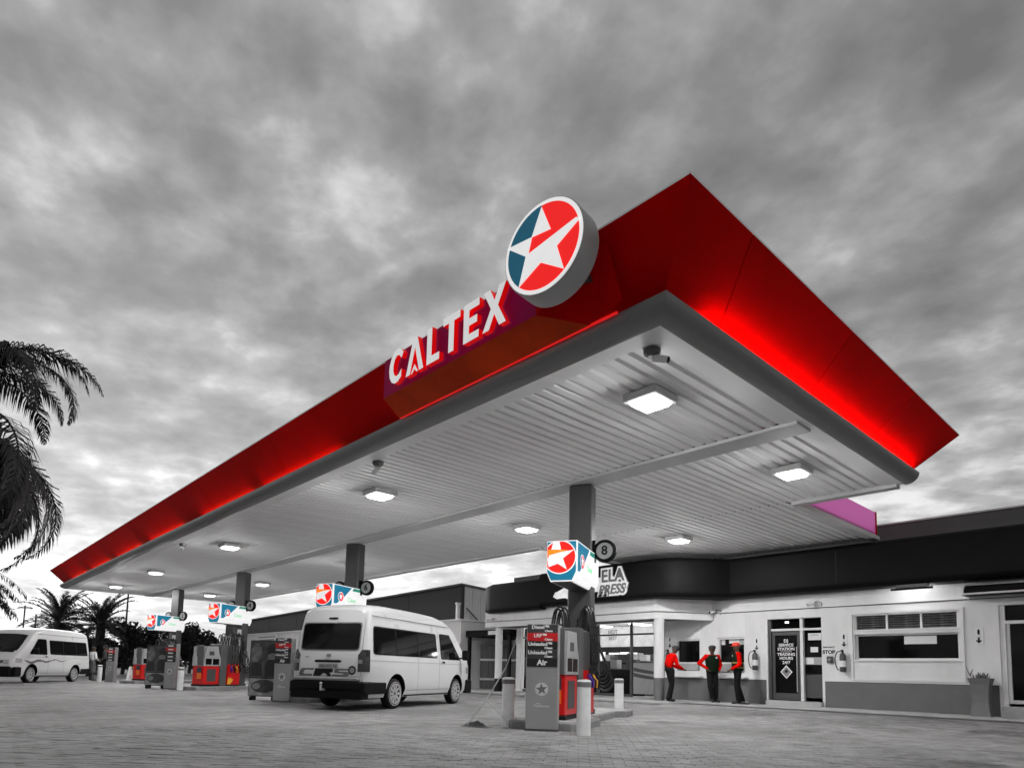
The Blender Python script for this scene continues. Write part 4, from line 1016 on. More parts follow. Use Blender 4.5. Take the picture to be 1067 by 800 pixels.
# shop sign board on the fascia
def shop_sign():
    root = empty('shop_sign', (16.0, 13.2, 3.4), label='white outlined shop sign ending ELA and PRESS on the dark fascia', cat='sign')
    x = 16.085
    out = [(12.14, 3.62), (12.10, 3.80), (12.16, 3.98), (12.32, 4.16), (12.52, 4.22), (12.64, 4.12), (12.68, 3.98), (12.74, 4.14), (13.5, 4.16), (13.9, 4.12), (14.2, 3.98), (14.5, 3.86), (14.75, 3.72), (15.0, 3.5), (15.15, 3.38), (15.32, 3.46), (15.22, 3.62), (14.95, 3.50), (14.7, 3.36), (14.3, 3.40), (13.6, 3.33), (12.9, 3.30), (12.5, 3.36), (12.25, 3.44)]
    swoosh = [(14.1, 3.98), (14.5, 3.86), (14.75, 3.72), (15.0, 3.5), (15.15, 3.38), (15.32, 3.46), (15.22, 3.62), (14.95, 3.50), (14.7, 3.36), (14.3, 3.40), (14.1, 3.45)]
    wf = mat('sign_white_face', 0.75, .4, emit=1.0, estr=0.16); gt = mat('sign_letter_grey', 0.16, .5)
    mb = MB(); mb.prism(swoosh, lambda u, v, d: (x-d, u, v), 0, .05); mb.build('swoosh', wf, root)
    mb = MB(); mb.prism([(12.55, 3.50), (14.12, 3.50), (14.12, 3.95), (12.75, 3.95)], lambda u, v, d: (x-d, u, v), 0, .03); mb.build('backing', wf, root)
    for nm, t_, y_, z_, sz, sh in (('upper', 'ELA', 12.76, 3.95, .56, 0), ('lower', 'PRESS', 12.80, 3.52, .42, .25)):
        put_text('outline', t_, (x-.010, y_, z_), (-1, 0, 0), sz, gt, root, depth=.010, bold=.085, shear=sh, sx=.98)
        put_text('cut_out', t_, (x-.030, y_, z_), (-1, 0, 0), sz, wf, root, depth=.012, bold=.068, shear=sh, sx=.98)
        put_text('lettering', t_, (x-.050, y_, z_), (-1, 0, 0), sz, gt, root, depth=.012, bold=.010, shear=sh, sx=.98)
shop_sign()

# eaves lamp on the right part of the building
def wall_lamp():
    root = empty('wall_lamp', (17.7, 4.9, 3.1), label='lit lamp under the eaves above the long window', cat='lamp')
    mb = MB(); mb.box(17.58, 17.74, 4.55, 5.25, 3.12, 3.198, bev=.01); mb.build('housing', dispg, root)
    mb = MB(); mb.box(17.742, 17.765, 4.6, 5.2, 3.125, 3.185); mb.build('lens', mat('wall_lamp_lens', 0.8, .4, emit=1.0, estr=60), root)
    mb = MB(); mb.box(17.585, 17.60, 4.45, 5.35, 3.06, 3.118); mb.build('front_bar', blackp, root)
wall_lamp()
cctv((17.98, 10.32, 2.86), (-1, .4, -.3), 'bullet camera on the wall above the left service hatch')
cctv((17.97, 7.35, 2.92), (-.6, 1, -.25), 'bullet camera with looped cable above the lettered door')
cctv((16.46, 18.9, 2.88), (-1, .5, -.2), 'bullet camera on the far end of the porch')

def extinguisher(y, z, label, x=WX-.02):
    root = empty('fire_extinguisher', (x-.1, y, z), label=label, cat='fire extinguisher', group='fire extinguishers hung on the shop wall')
    m = mat('extinguisher_dark', 0.05, .3, var=.1)
    mb = MB(); mb.lathe([(.02, .0), (.075, .02), (.08, .06), (.08, .42), (.06, .48), (.03, .51)], 18); mb.build('cylinder', m, root, local=True, smooth=True)
    mb = MB(); mb.lathe([(.0815, .14), (.0815, .30)], 18); mb.build('label_band', paper, root, local=True, smooth=True)
    mb = MB(); mb.box(-.02, .02, -.02, .02, .51, .56); mb.box(-.10, .03, -.012, .012, .56, .585); mb.build('valve', blackp, root, local=True)
    hose([(-.02, .02, .54), (-.05, .12, .52), (-.06, .17, .34), (-.04, .14, .12), (-.02, .09, .06)], .013, 'hose', root)
    mb = MB(); mb.box(.07, .10, -.05, .05, .34, .46); mb.build('hook', metal, root, local=True)
def ext_sign(y, z, label, x=WX-.004, dirt=False):
    root = empty('safety_sign', (x, y, z), label=label, cat='sign', group='fire point pictogram signs')
    for k in range(2):
        z0 = .03+.20*(1-k)
        mb = MB(); mb.box(-.008, .0, -.085, .085, z0, z0+.17); mb.build('plate', paper, root, local=True)
    F_ = lambda u, v, d: (-.008-d, -u, v)
    mb = MB(); mb.prism([(-.022, .25), (.022, .25), (.022, .34), (.008, .375), (-.008, .375), (-.022, .34)], F_, 0, .003); mb.build('pictogram', black, root, local=True)
    mb = MB(); mb.prism([(0, .045), (.06, .11), (.035, .125), (.018, .105), (.018, .185), (-.018, .185), (-.018, .105), (-.035, .125), (-.06, .11)], F_, 0, .003); mb.build('arrow', black, root, local=True)
extinguisher(9.02, 1.08, 'fire extinguisher left of the lettered black door'); ext_sign(9.02, 1.62, 'fire point signs above the extinguisher left of the lettered door')
extinguisher(6.62, 1.06, 'fire extinguisher between the lettered door and the long window'); ext_sign(6.62, 1.68, 'fire point signs above the extinguisher near the STOP sign')
extinguisher(11.95, 1.12, 'fire extinguisher on the wall right behind the porch post'); ext_sign(11.95, 1.72, 'fire point signs right behind the porch post')
ext_sign(3.68, 1.72, 'fire point signs above the tall planter')
def stop_sign():
    root = empty('emergency_stop', (WX-.004, 6.98, 1.3), label='white STOP sign with dark push button box beside the lettered door', cat='sign')
    mb = MB(); mb.box(WX-.012, WX-.002, 6.88, 7.14, 1.52, 1.76); mb.build('plate', paper, root)
    put_text('lettering', 'STOP', (WX-.013, 7.01, 1.59), (-1, 0, 0), .13, black, root, bold=.006)
    put_text('lettering', 'EMERGENCY', (WX-.013, 7.01, 1.72), (-1, 0, 0), .052, black, root, bold=.002)
    mb = MB(); mb.box(WX-.07, WX-.002, 6.90, 7.05, 1.30, 1.48, bev=.01); mb.build('button_box', dispd, root)
    mb = MB(); mb.lathe([(.035, 0), (.035, .03)], 14, Matrix.Translation((WX-.07, 6.975, 1.39)) @ Matrix.Rotation(R(-90), 4, 'Y')); mb.build('button', greyprint, root)
stop_sign()
def planter():
    root = empty('planter', (17.62, 3.60, .13), label='tall flared grey planter with a small succulent plant', cat='planter')
    m = mat('planter_grey', 0.13, .6, var=.12)
    prof = [(.0, .19), (.1, .172), (.3, .152), (.5, .155), (.7, .175), (.84, .215)]
    vs_ = []; mb = MB()
    for z, s in prof:
        vs_ += [(-s, -s, z), (s, -s, z), (s, s, z), (-s, s, z)]
    n = len(prof); fs = [(k*4+i, k*4+(i+1) % 4, (k+1)*4+(i+1) % 4, (k+1)*4+i) for k in range(n-1) for i in range(4)]+[(3, 2, 1, 0)]
    b = len(vs_); vs_ += [(-.18, -.18, .84), (.18, -.18, .84), (.18, .18, .84), (-.18, .18, .84), (-.17, -.17, .78), (.17, -.17, .78), (.17, .17, .78), (-.17, .17, .78)]
    fs += [((n-1)*4+i, (n-1)*4+(i+1) % 4, b+(i+1) % 4, b+i) for i in range(4)]+[(b+i, b+(i+1) % 4, b+4+(i+1) % 4, b+4+i) for i in range(4)]+[(b+4, b+5, b+6, b+7)]
    mb.add(vs_, fs); mb.build('pot', m, root, local=True)
    rnd = random.Random(2); mb = MB()
    for k in range(46):
        a = rnd.uniform(0, 6.28); r = rnd.uniform(0, .14); L = rnd.uniform(.1, .22); t = rnd.uniform(.1, .5)
        p = Vector((r*math.cos(a), r*math.sin(a), .78)); d = Vector((math.cos(a)*t, math.sin(a)*t, 1)).normalized()
        mb.tube([p, p+d*L*.5, p+d*L], [.012, .014, .002], 5)
    mb.build('plant', mat('plant_grey_green', 0.12, .6, var=.4, scale=20), root, local=True)
    mb = MB(); mb.tube([(0, .15, .8), (-.02, .22, .95), (0, .27, 1.12)], [.008, .01, .003], 5); mb.tube([(0, .2, .9), (0, .14, 1.05)], [.02, .004], 5); mb.build('stem', mat('plant_grey_green', 0.12), root, local=True)
planter()
def scrub():
    root = empty('scrubbing_brush', (17.2, 9.0, .13), label='small brush and bits left on the walkway by the wall', cat='brush')
    mb = MB(); mb.box(17.1, 17.2, 8.85, 9.15, .16, .20, bev=.01); mb.build('block', metal, root)
    mb = MB()
    for k in range(30): mb.box(17.105+.085*((k % 5)/5), 17.115+.085*((k % 5)/5), 8.86+.047*(k//5), 8.875+.047*(k//5), .13, .16)
    mb.build('bristles', black, root)
scrub()

# ------------------------------------------------------------------ buildings behind
def shed():
    S = empty('metal_shed', (24, 40, .1), label='long dark metal shed with corrugated end wall behind the shop', cat='building')
    def bx(name, m, x0, x1, y0, y1, z0, z1, parent=None): mb = MB(); mb.box(x0, x1, y0, y1, z0, z1); return mb.build(name, m, parent or S)
    x0, x1, y0, y1 = 21.3, 28.5, 27.0, 62.0
    # eaves line rises slightly to the near end
    y = y0
    while y < y1-.1:
        yb = min(y+5.0, y1); zt = lambda q: 5.36-(q-y0)*.022
        mb = MB(); mb.add([(x0, y+.02, .1), (x0, yb-.02, .1), (x0, yb-.02, zt(yb)), (x0, y+.02, zt(y)), (x0+.1, y+.02, .1), (x0+.1, yb-.02, .1), (x0+.1, yb-.02, zt(yb)), (x0+.1, y+.02, zt(y))],
                          [(0, 1, 2, 3), (7, 6, 5, 4), (0, 4, 5, 1), (1, 5, 6, 2), (2, 6, 7, 3), (3, 7, 4, 0)]); mb.build('wall_sheet', shedw, S); y = yb
    mb = MB(); mb.add([(x0-.15, y0-.1, 5.40), (x1, y0-.1, 5.0), (x1, y1, 4.3), (x0-.15, y1, 4.63), (x0-.15, y0-.1, 5.50), (x1, y0-.1, 5.10), (x1, y1, 4.4), (x0-.15, y1, 4.73)], [(3, 2, 1, 0), (4, 5, 6, 7), (0, 1, 5, 4), (1, 2, 6, 5), (2, 3, 7, 6), (3, 0, 4, 7)])
    mb.build('roof', greyp, S)
    # corrugated end: each sheet its own piece
    n = 12
    for k in range(n):
        a = x0+.12+(x1-x0-.12)*k/n; b = x0+.12+(x1-x0-.12)*(k+1)/n-.01; m = 13; vs_ = []
        for i in range(m):
            u = a+(b-a)*i/(m-1); o = .02*math.sin(i*math.pi)+(.03 if (i//2) % 2 else 0.0)
            vs_ += [(u, y0-o, 2.6), (u, y0-o, 5.38-(u-x0)*.055)]
        mb = MB(); mb.add(vs_, [(2*i, 2*i+2, 2*i+3, 2*i+1) for i in range(m-1)]); mb.build('corrugated_sheet', shedr, S)
    bx('wall', shedw, x0+.1, x1, y0+.02, y0+.12, .1, 5.0); bx('corner_post', mat('shed_corner', 0.02, .6), x0-.04, x0+.11, y0-.06, y0+.08, .1, 5.39)
    mb = MB(); mb.tube([(x0+.2, y0-.15, 4.2), (x0+2.6, y0-.15, 2.4)], .03, 6); mb.build('brace_cable', blackp, S)
    mb = MB(); mb.lathe([(.10, 3.1), (.10, 3.9), (.13, 3.92), (.13, 4.0)], 12, Matrix.Translation((18.4, 23.6, 0))); mb.build('flue', steel, S)
shed()
def annex():
    A = empty('white_annex', (19, 30, .1), label='low white annex with grey plinth running behind the pumps', cat='building')
    def bx(name, m, x0, x1, y0, y1, z0, z1, parent=None, bev=0): mb = MB(); mb.box(x0, x1, y0, y1, z0, z1, bev=bev); return mb.build(name, m, parent or A)
    bx('wall', white, 17.5, 20.9, 22.2, 52, .05, 3.05); bx('plinth', plinthg, 17.47, 17.499, 22.25, 52, .06, .85)
    bx('coping', trimw, 17.42, 20.9, 22.15, 52, 3.051, 3.13)
    wn = bx('window', glass('pale_window', 0.25, .2), 17.485, 17.4985, 23.9, 25.6, 1.6, 2.75); bx('frame', trimw, 17.46, 17.484, 23.85, 23.9, 1.55, 2.8, wn); bx('frame', trimw, 17.46, 17.484, 25.6, 25.65, 1.55, 2.8, wn)
    mb = MB(); mb.prism([(17.5, 2.2), (17.2, 1.6), (17.2, .9), (17.5, .4)], lambda u, v, d: (u, d, v), 22.16, 22.19); mb.build('side_shield', trimw, A)
annex()
def notice_board():
    root = empty('notice_board', (17.3, 42.8, 1.6), label='white notice board with lines of print on the annex wall', cat='notice')
    mb = MB(); mb.box(17.40, 17.46, 41.2, 44.6, 2.05, 3.0); mb.build('board', paper, root)
    for k in range(4):
        mb = MB(); mb.box(17.392, 17.399, 41.5+.1*(k % 2), 44.3-.15*(k % 3), 2.80-.2*k, 2.88-.2*k); mb.build('line_of_print', greyprint, root)
notice_board()
def hose_reel():
    root = empty('hose_reel', (17.2, 22.0, .9), label='round black hose reel on the corner of the white annex', cat='hose reel')
    mm = Matrix.Translation((17.18, 22.6, 1.15)) @ Matrix.Rotation(R(-70), 4, 'Y')
    mb = MB(); mb.lathe([(.36, -.12), (.42, -.10), (.42, .10), (.36, .12)], 24, mm); mb.build('drum', black, root, smooth=True)
    mb = MB(); mb.lathe([(.20, .118), (.20, .15), (.05, .17)], 20, mm); mb.build('hub', dispd, root, smooth=True)
    mb = MB(); mb.box(17.3, 17.5, 22.45, 22.75, 1.0, 1.3); mb.build('bracket', dispd, root)
hose_reel()
def yard_gate():
    root = empty('yard_gate', (19.3, 21.5, .1), label='weathered plank gate under a dark lean-to between annex and shop', cat='gate')
    # planks across the passage
    k = 0; y = 19.5
    rnd = random.Random(4)
    P0, P1 = Vector((18.6, 22.15)), Vector((20.4, 19.4)); n = 17
    d = (P1-P0)/n; a = math.atan2(d.y, d.x)
    for i in range(n):
        c = P0+d*(i+.5); mm = Matrix.Translation((c.x, c.y, 0)) @ Matrix.Rotation(a, 4, 'Z')
        mb = MB(); L = d.length/2-.006; o = rnd.uniform(-.01, .01); mb.box(-L, L, -.012+o, .012+o, .14, 2.05+rnd.uniform(-.03, .03), mat=mm); mb.build('plank', wood, root)
    for z in (.5, 1.35):
        mm = Matrix.Translation(((P0.x+P1.x)/2, (P0.y+P1.y)/2, 0)) @ Matrix.Rotation(a, 4, 'Z'); q = (P1-P0).length/2
        mb = MB(); mb.box(-q, q, -.06, -.03, z, z+.09, mat=mm); mb.build('rail', trimlit, root)
    root2 = empty('lean_to', (19, 21, .1), label='dark lean-to roof on black posts over the plank gate', cat='lean-to')
    mb = MB(); mb.prism([(17.7, 22.1), (17.9, 19.5), (20.6, 19.5), (20.9, 22.1)], lambda u, v, d_: (u, v, d_), 2.35, 2.62); mb.build('roof', darkf, root2)
    for (x, y) in ((17.85, 22.0), (18.2, 20.6), (18.0, 19.6)):
        mb = MB(); mb.box(x-.06, x+.06, y-.06, y+.06, .1, 2.35); mb.build('post', black, root2)
    mb = MB(); mb.box(17.68, 17.70, 19.8, 20.6, 2.40, 2.56); mb.build('plate', paper, root2)
yard_gate()

# ------------------------------------------------------------------ minibus vans
def smoothstep(a, b, x): t = max(0, min(1, (x-a)/(b-a))); return t*t*(3-2*t)
def lerp_tab(tab, x):
    if x <= tab[0][0]: return tab[0][1]
    for (a, b), (c, d) in zip(tab[:-1], tab[1:]):
        if x <= c:
            t = (x-a)/(c-a); return b+(d-b)*t
    return tab[-1][1]
ZT = [(-1.24, 2.12), (-1.16, 2.20), (-1.0, 2.245), (-.5, 2.28), (1.2, 2.285), (2.0, 2.26), (2.5, 2.20), (2.85, 2.09), (3.05, 1.97), (3.45, 1.60), (3.85, 1.21), (3.98, 1.10), (4.08, .98), (4.14, .86), (4.165, .74)]
WXT = [(-1.24, .925), (-1.20, .955), (-1.12, .98), (-.8, .995), (0, 1), (2.9, 1), (3.4, .985), (3.8, .95), (4.0, .90), (4.1, .84), (4.165, .78)]
PZT = [(.26, .90), (.34, .965), (.5, .99), (.75, 1.0), (1.05, 1.0), (1.18, .985), (1.5, .935), (1.8, .89), (1.98, .865), (2.1, .84), (2.3, .79)]
def side_y(x, z): return .94*lerp_tab(WXT, x)*lerp_tab(PZT, z)
def rear_shift(x, z):
    k = smoothstep(0.2, -1.24, x); return k*.17*max(0, (z-1.05)/1.2)**1.1
def van_body_mesh():
    st = [-1.24, -1.22, -1.18, -1.1, -.95, -.7, -.4, 0, .5, 1.0, 1.5, 2.0, 2.3, 2.55, 2.75, 2.9, 3.05, 3.2, 3.35, 3.5, 3.65, 3.8, 3.9, 3.98, 4.04, 4.1, 4.14, 4.165]
    arc = [(1, 0), (.985, .30), (.945, .56), (.87, .76), (.74, .89), (.52, .965), (.27, .992), (0, 1)]
    rings = []
    for x in st:
        zt = lerp_tab(ZT, x); z0 = .26 if x < 3.9 else .26+.06*(x-3.9)/.26; rz_ = .16 if zt > 1.4 else .10
        pts = []; top = zt-rz_
        for k in range(11):
            z = z0+(top-z0)*k/10; pts.append((side_y(x, z), z))
        ytop = pts[-1][0]
        for a, b in arc[1:]: pts.append((ytop*a, top+rz_*b))
        full = [(y, z) for y, z in pts]+[(-y, z) for y, z in reversed(pts[:-1])]
        rings.append([(x+rear_shift(x, z), y, z) for y, z in full])
    m = len(rings[0]); mb = MB(); vs_ = [p for r_ in rings for p in r_]
    fs = []
    for i in range(len(st)-1):
        for k in range(m-1): fs.append((i*m+k, (i+1)*m+k, (i+1)*m+k+1, i*m+k+1))
        fs.append((i*m+m-1, (i+1)*m+m-1, (i+1)*m, i*m))
    # caps as quads strips between left and right
    def cap(i, rev):
        for k in range((m-1)//2):
            f = (i*m+k, i*m+k+1, i*m+m-2-k, i*m+m-1-k)
            f = tuple(dict.fromkeys(f)); 
            if len(f) > 2: fs.append(f[::-1] if rev else f)
    cap(0, False); cap(len(st)-1, True)
    mb.add(vs_, fs)
    return mb
WB, WR = 3.11, .335
def apply_bool(o, cutter):
    md = o.modifiers.new('b', 'BOOLEAN'); md.operation = 'DIFFERENCE'; md.object = cutter; md.solver = 'EXACT'
    bpy.context.view_layer.update()
    me = bpy.data.meshes.new_from_object(o.evaluated_get(bpy.context.evaluated_depsgraph_get()))
    o.modifiers.clear(); old = o.data; o.data = me
    bpy.data.objects.remove(cutter)
    return o
def van(name_label, paint=vanw):
    V = empty('minibus_van', label=name_label, cat='van')
    body = van_body_mesh().build('body', paint, None, smooth=True, center=False, angle=32)
    cut = MB()
    for ax_ in (0, WB):
        for s in (-1, 1):
            mm = Matrix.Translation((ax_, s*.80, WR+.03)) @ Matrix.Rotation(R(90), 4, 'X')
            cut.lathe([(.41, -.28), (.41, .28)], 40, mm)
    cu_ = cut.build('cut', blackp, None, center=False)
    apply_bool(body, cu_)
    body.data.materials.clear(); body.data.materials.append(paint); body.data.materials.append(blackp)
    for p in body.data.polygons:
        c = p.center
        inside = any((c.x-q)**2+(c.z-WR-.03)**2 < .412**2 for q in (0, WB)) and abs(c.y) < .90 and c.z > .2 and (abs(p.normal.y) < .5 or abs(c.y) < .6)
        p.material_index = 1 if inside else 0
    body.data.polygons.foreach_set('use_smooth', [True]*len(body.data.polygons)); body.data.set_sharp_from_angle(angle=R(32))
    body.parent = V
    P = lambda mb, n, m, par=None, sm=False: mb.build(n, m, par or V, local=True, smooth=sm, center=(par is None))
    def surf(name, m, x0, x1, zlo, zhi, s, off=.008, nx_=16, nz=6, par=None, round_=.05):
        mb = MB(); vs_ = []
        for i in range(nx_+1):
            # denser columns at the rounded ends
            t = i/nx_; t = .5-.5*math.cos(t*math.pi); x = x0+(x1-x0)*t
            e_ = min(x-x0, x1-x); c = max(0, round_-e_); ins = round_-math.sqrt(max(0, round_*round_-c*c)) if round_ > 0 else 0
            a, b = zlo(x)+ins, zhi(x)-ins
            for j in range(nz+1):
                z = a+(b-a)*j/nz; vs_.append((x+rear_shift(x, z), s*(side_y(x, z)+off), z))
        w_ = nz+1; mb.add(vs_, [(i*w_+j, (i+1)*w_+j, (i+1)*w_+j+1, i*w_+j+1) for i in range(nx_) for j in range(nz)])
        return P(mb, name, m, par, True)
    for s in (-1, 1):
        surf('window_seal', blackp, -.98, 1.96, lambda x: 1.17, lambda x: 1.78, s, .004)
        wn = surf('side_window', dglass, -.95, 1.93, lambda x: 1.20, lambda x: 1.75, s, .010)
        for xm in (-.02, .98):
            surf('window_bar', blackp, xm-.02, xm+.02, lambda x: 1.20, lambda x: 1.75, s, .0125, 2, 5, round_=0)
        surf('window_seal', blackp, 2.14, 3.30, lambda x: 1.15, lambda x: min(1.80, 1.80-(x-2.72)*1.05 if x > 2.72 else 1.80), s, .004)
        surf('door_window', dglass, 2.18, 3.24, lambda x: 1.18, lambda x: min(1.77, 1.77-(x-2.72)*1.05 if x > 2.72 else 1.77), s, .010)
        # rub strip, seams, handle, gutter line
        surf('seam', blackp, 2.055, 2.065, lambda x: .36, lambda x: 1.95, s, .003, 1, 14, round_=0)
        surf('seam', blackp, 3.335, 3.345, lambda x: .80, lambda x: 1.16, s, .003, 1, 8, round_=0)
        surf('seam', blackp, .955, .963, lambda x: .36, lambda x: 1.18, s, .003, 1, 10, round_=0)
        surf('crease', vand, -1.1, 3.5, lambda x: 1.035, lambda x: 1.043, s, .003, 20, 1, round_=0)
        surf('crease', vand, .45, 2.65, lambda x: .398, lambda x: .408, s, .003, 14, 1, round_=0)
        surf('roof_gutter', vand, -1.05, 2.75, lambda x: 1.985, lambda x: 2.005, s, .012, 20, 1, round_=0)
        surf('door_handle', blackp, 2.16, 2.34, lambda x: 1.055, lambda x: 1.10, s, .02, 4, 2, round_=.02)
        surf('sill', blackp, .42, 2.68, lambda x: .268, lambda x: .30, s, .004, 10, 1, round_=0)
        # mirror
        mb = MB(); yb = side_y(3.2, 1.2); mb.box(3.16, 3.28, s*(yb+.20)-.09, s*(yb+.20)+.09, 1.15, 1.42, bev=.03); mb.tube([(3.22, s*(yb-.02), 1.2), (3.22, s*(yb+.14), 1.22)], .022, 8); P(mb, 'mirror', blackp, None, True)
        # tail light
        mb = MB(); vs_ = []
        for j in range(9):
            z = .80+.46*j/8; yo = side_y(-1.22, z)
            xr = lambda x: x+rear_shift(x, z)
            nar = .0 if j < 7 else .05*(j-6)
            vs_ += [(xr(-1.252), s*(yo-.15+nar), z), (xr(-1.252), s*(yo-.03), z), (xr(-1.215), s*(yo+.022), z), (xr(-1.10), s*(side_y(-1.1, z)+.012), z)]
        mb.add(vs_, [(j*4+i, j*4+i+1, j*4+i+5, j*4+i+4) for j in range(8) for i in range(3)])
        tl = P(mb, 'tail_light', mat('tail_light_dark', 0.035, .12, var=.5, scale=6), None, True)
        mb = MB(); z = 1.0; yo = side_y(-1.22, z); mb.box(-1.262+rear_shift(-1.25, z), -1.250+rear_shift(-1.25, z), min(s*(yo-.14), s*(yo-.04)), max(s*(yo-.14), s*(yo-.04)), .97, 1.05); mb.build('reversing_lens', greyprint, tl, local=True, center=False)
        # head light, fog lamp
        mb = MB(); vs_ = []
        for i in range(6):
            x = 3.72+.30*i/5
            for j in range(4):
                z = .80+(.16+.03*i/5)*j/3; vs_.append((x, s*(side_y(x, z)+.008), z))
        mb.add(vs_, [(i*4+j, (i+1)*4+j, (i+1)*4+j+1, i*4+j+1) for i in range(5) for j in range(3)]); P(mb, 'headlight', mat('headlight_lens', 0.5, .12, .3), None, True)
        mb = MB(); yv = .60; mb.box(4.10, 4.172, min(s*.48, s*.70), max(s*.48, s*.70), .76, .92, bev=.01); P(mb, 'headlight_front', mat('headlight_lens', 0.5, .12, .3))
    # wind screen on the sloping front, and wiper
    def top_z(x, y): zt = lerp_tab(ZT, x); yt = side_y(x, zt-.16); a = min(1, abs(y)/max(yt, .01)); return zt-.16*(1-(1-a**3.2)**.5) if a < 1 else zt-.16
    mb = MB(); vs_ = []
    for i in range(9):
        x = 3.06+.78*i/8
        for j in range(13):
            u = -1+2*j/12; y = u*(side_y(x, lerp_tab(ZT, x)-.16)*.93); vs_.append((x+.012, y, top_z(x, y)+.010))
    mb.add(vs_, [(i*13+j, (i+1)*13+j, (i+1)*13+j+1, i*13+j+1) for i in range(8) for j in range(12)]); P(mb, 'windscreen', dglass, None, True)
    mb = MB(); mb.tube([(3.86, -.5, 1.23), (3.70, .1, 1.40)], .012, 5); mb.tube([(3.86, .1, 1.23), (3.70, .6, 1.38)], .012, 5); P(mb, 'wiper', blackp)
    mb = MB(); mb.box(4.09, 4.176, -.46, .46, .79, .90, bev=.012); gr = P(mb, 'grille', blackp)
    for z in (.815, .845, .875):
        mb = MB(); mb.box(4.172, 4.182, -.44, .44, z, z+.012); mb.build('grille_bar', steel, gr, local=True, center=False)
    mb = MB(); mb.box(4.08, 4.215, -.80, .80, .27, .66, bev=.05); mb.box(3.72, 4.10, -.925, -.62, .27, .64, bev=.03); mb.box(3.72, 4.10, .62, .925, .27, .64, bev=.03); P(mb, 'front_bumper', blackp)
    # rear: window, handle bar, plate, badge, bumper, step, tow ball, brake light
    def rear(name, m, y0, y1, z0, z1, off=.008, par=None, ny=12, nz=5, rd=.06):
        mb = MB(); vs_ = []
        for i in range(ny+1):
            t = .5-.5*math.cos(math.pi*i/ny); y = y0+(y1-y0)*t; e_ = min(y-y0, y1-y); c = max(0, rd-e_); ins = rd-math.sqrt(max(0, rd*rd-c*c)) if rd else 0
            for j in range(nz+1):
                z = z0+ins+(z1-z0-2*ins)*j/nz; vs_.append((-1.24+rear_shift(-1.24, z)-off, y, z))
        w_ = nz+1; mb.add(vs_, [(i*w_+j, (i+1)*w_+j, (i+1)*w_+j+1, i*w_+j+1) for i in range(ny) for j in range(nz)])
        return P(mb, name, m, par)
    rear('rear_seal', vand, -.74, .74, 1.24, 1.84, .004); rear('rear_window', dglass, -.715, .715, 1.265, 1.815, .010)
    rear('brake_light', blackp, -.12, .12, 1.91, 1.945, .008, None, 4, 2, .01)
    rear('tailgate_handle', black, -.34, .34, .985, 1.04, .022, None, 6, 2, .02)
    pl = rear('number_plate', mat('plate_grey', 0.34, .5), -.25, .25, .855, .96, .012, None, 4, 2, 0)
    put_text('plate_characters', 'BBN 87V NJ', (-1.254, 0, .907), (-1, 0, 0), .085, txtg, pl, local=True, bold=.002, sx=1.0)
    rear('badge', vand, -.06, .06, 1.10, 1.165, .010, None, 8, 3, .03); rear('wordmark', vand, .50, .58, 1.09, 1.11, .008, None, 2, 1, 0)
    rear('seam', blackp, -.81, -.804, .70, 1.9, .004, None, 1, 8, 0); rear('seam', blackp, .804, .81, .70, 1.9, .004, None, 1, 8, 0); rear('seam', blackp, -.8, .8, .695, .702, .004, None, 2, 1, 0)
    mb = MB(); mb.box(-1.36, -1.16, -.88, .88, .42, .61, bev=.03); mb.box(-1.30, -.42, -.945, -.80, .34, .60, bev=.03); mb.box(-1.30, -.42, .80, .945, .34, .60, bev=.03); mb.box(-1.31, -1.05, -.90, .90, .235, .44, bev=.02); bu = P(mb, 'rear_bumper', blackp)
    mb = MB(); mb.box(-1.355, -1.24, -.80, .80, .611, .665, bev=.01); P(mb, 'bumper_step', vand)
    mb = MB(); mb.tube([(-1.3, 0, .42), (-1.46, 0, .42), (-1.46, 0, .52)], .025, 8); mb.lathe([(.01, .52), (.03, .54), (.03, .56), (.01, .58)], 12, Matrix.Translation((-1.46, 0, 0))); P(mb, 'tow_ball', steel)
    mb = MB(); mb.lathe([(.30, -.09), (.335, -.06), (.335, .06), (.30, .09)], 24, Matrix.Translation((-.78, .1, .34))); mb.box(-1.1, 3.9, -.62, .62, .24, .30); P(mb, 'underbody', black)
    # wheels
    for ax_ in (0, WB):
        for s in (-1, 1):
            mm = Matrix.Translation((ax_, s*.80, WR)) @ Matrix.Rotation(R(-90*s), 4, 'X')
            mb = MB(); mb.lathe([(.20, -.10), (.30, -.10), (.325, -.085), (WR, -.05), (WR, .05), (.325, .085), (.30, .10), (.20, .10)], 36, mm, caps=False); ty = P(mb, 'wheel', black, None, True)
            mb = MB(); mb.lathe([(.21, .075), (.218, .104), (.200, .106), (.185, .07), (.05, .06), (.045, .085), (.01, .087)], 32, mm); rim = mb.build('rim', mat('rim_dark', 0.03, .5), ty, local=True, smooth=True, center=False)
            for k in range(10):
                a = k*math.pi/5; mb = MB(); m2 = mm @ Matrix.Rotation(a, 4, 'Z'); mb.box(.03, .205, -.024, .024, .060, .098, mat=m2); mb.build('spoke', mat('rim_silver', 0.42, .4, .1), ty, local=True, center=False)
            mb = MB(); mb.lathe([(.196, .100), (.200, .110), (.224, .111), (.228, .100)], 32, mm, caps=False); mb.build('rim_ring', mat('rim_silver', 0.42, .4, .1), ty, local=True, center=False); mb = MB(); mb.lathe([(.252, .101), (.262, .1025), (.262, .096)], 32, mm, caps=False); mb.build('white_line', trimw, ty, local=True, center=False)
    return V
v1 = van('white minibus van with dark rear window parked beside the pumps, seen from behind')
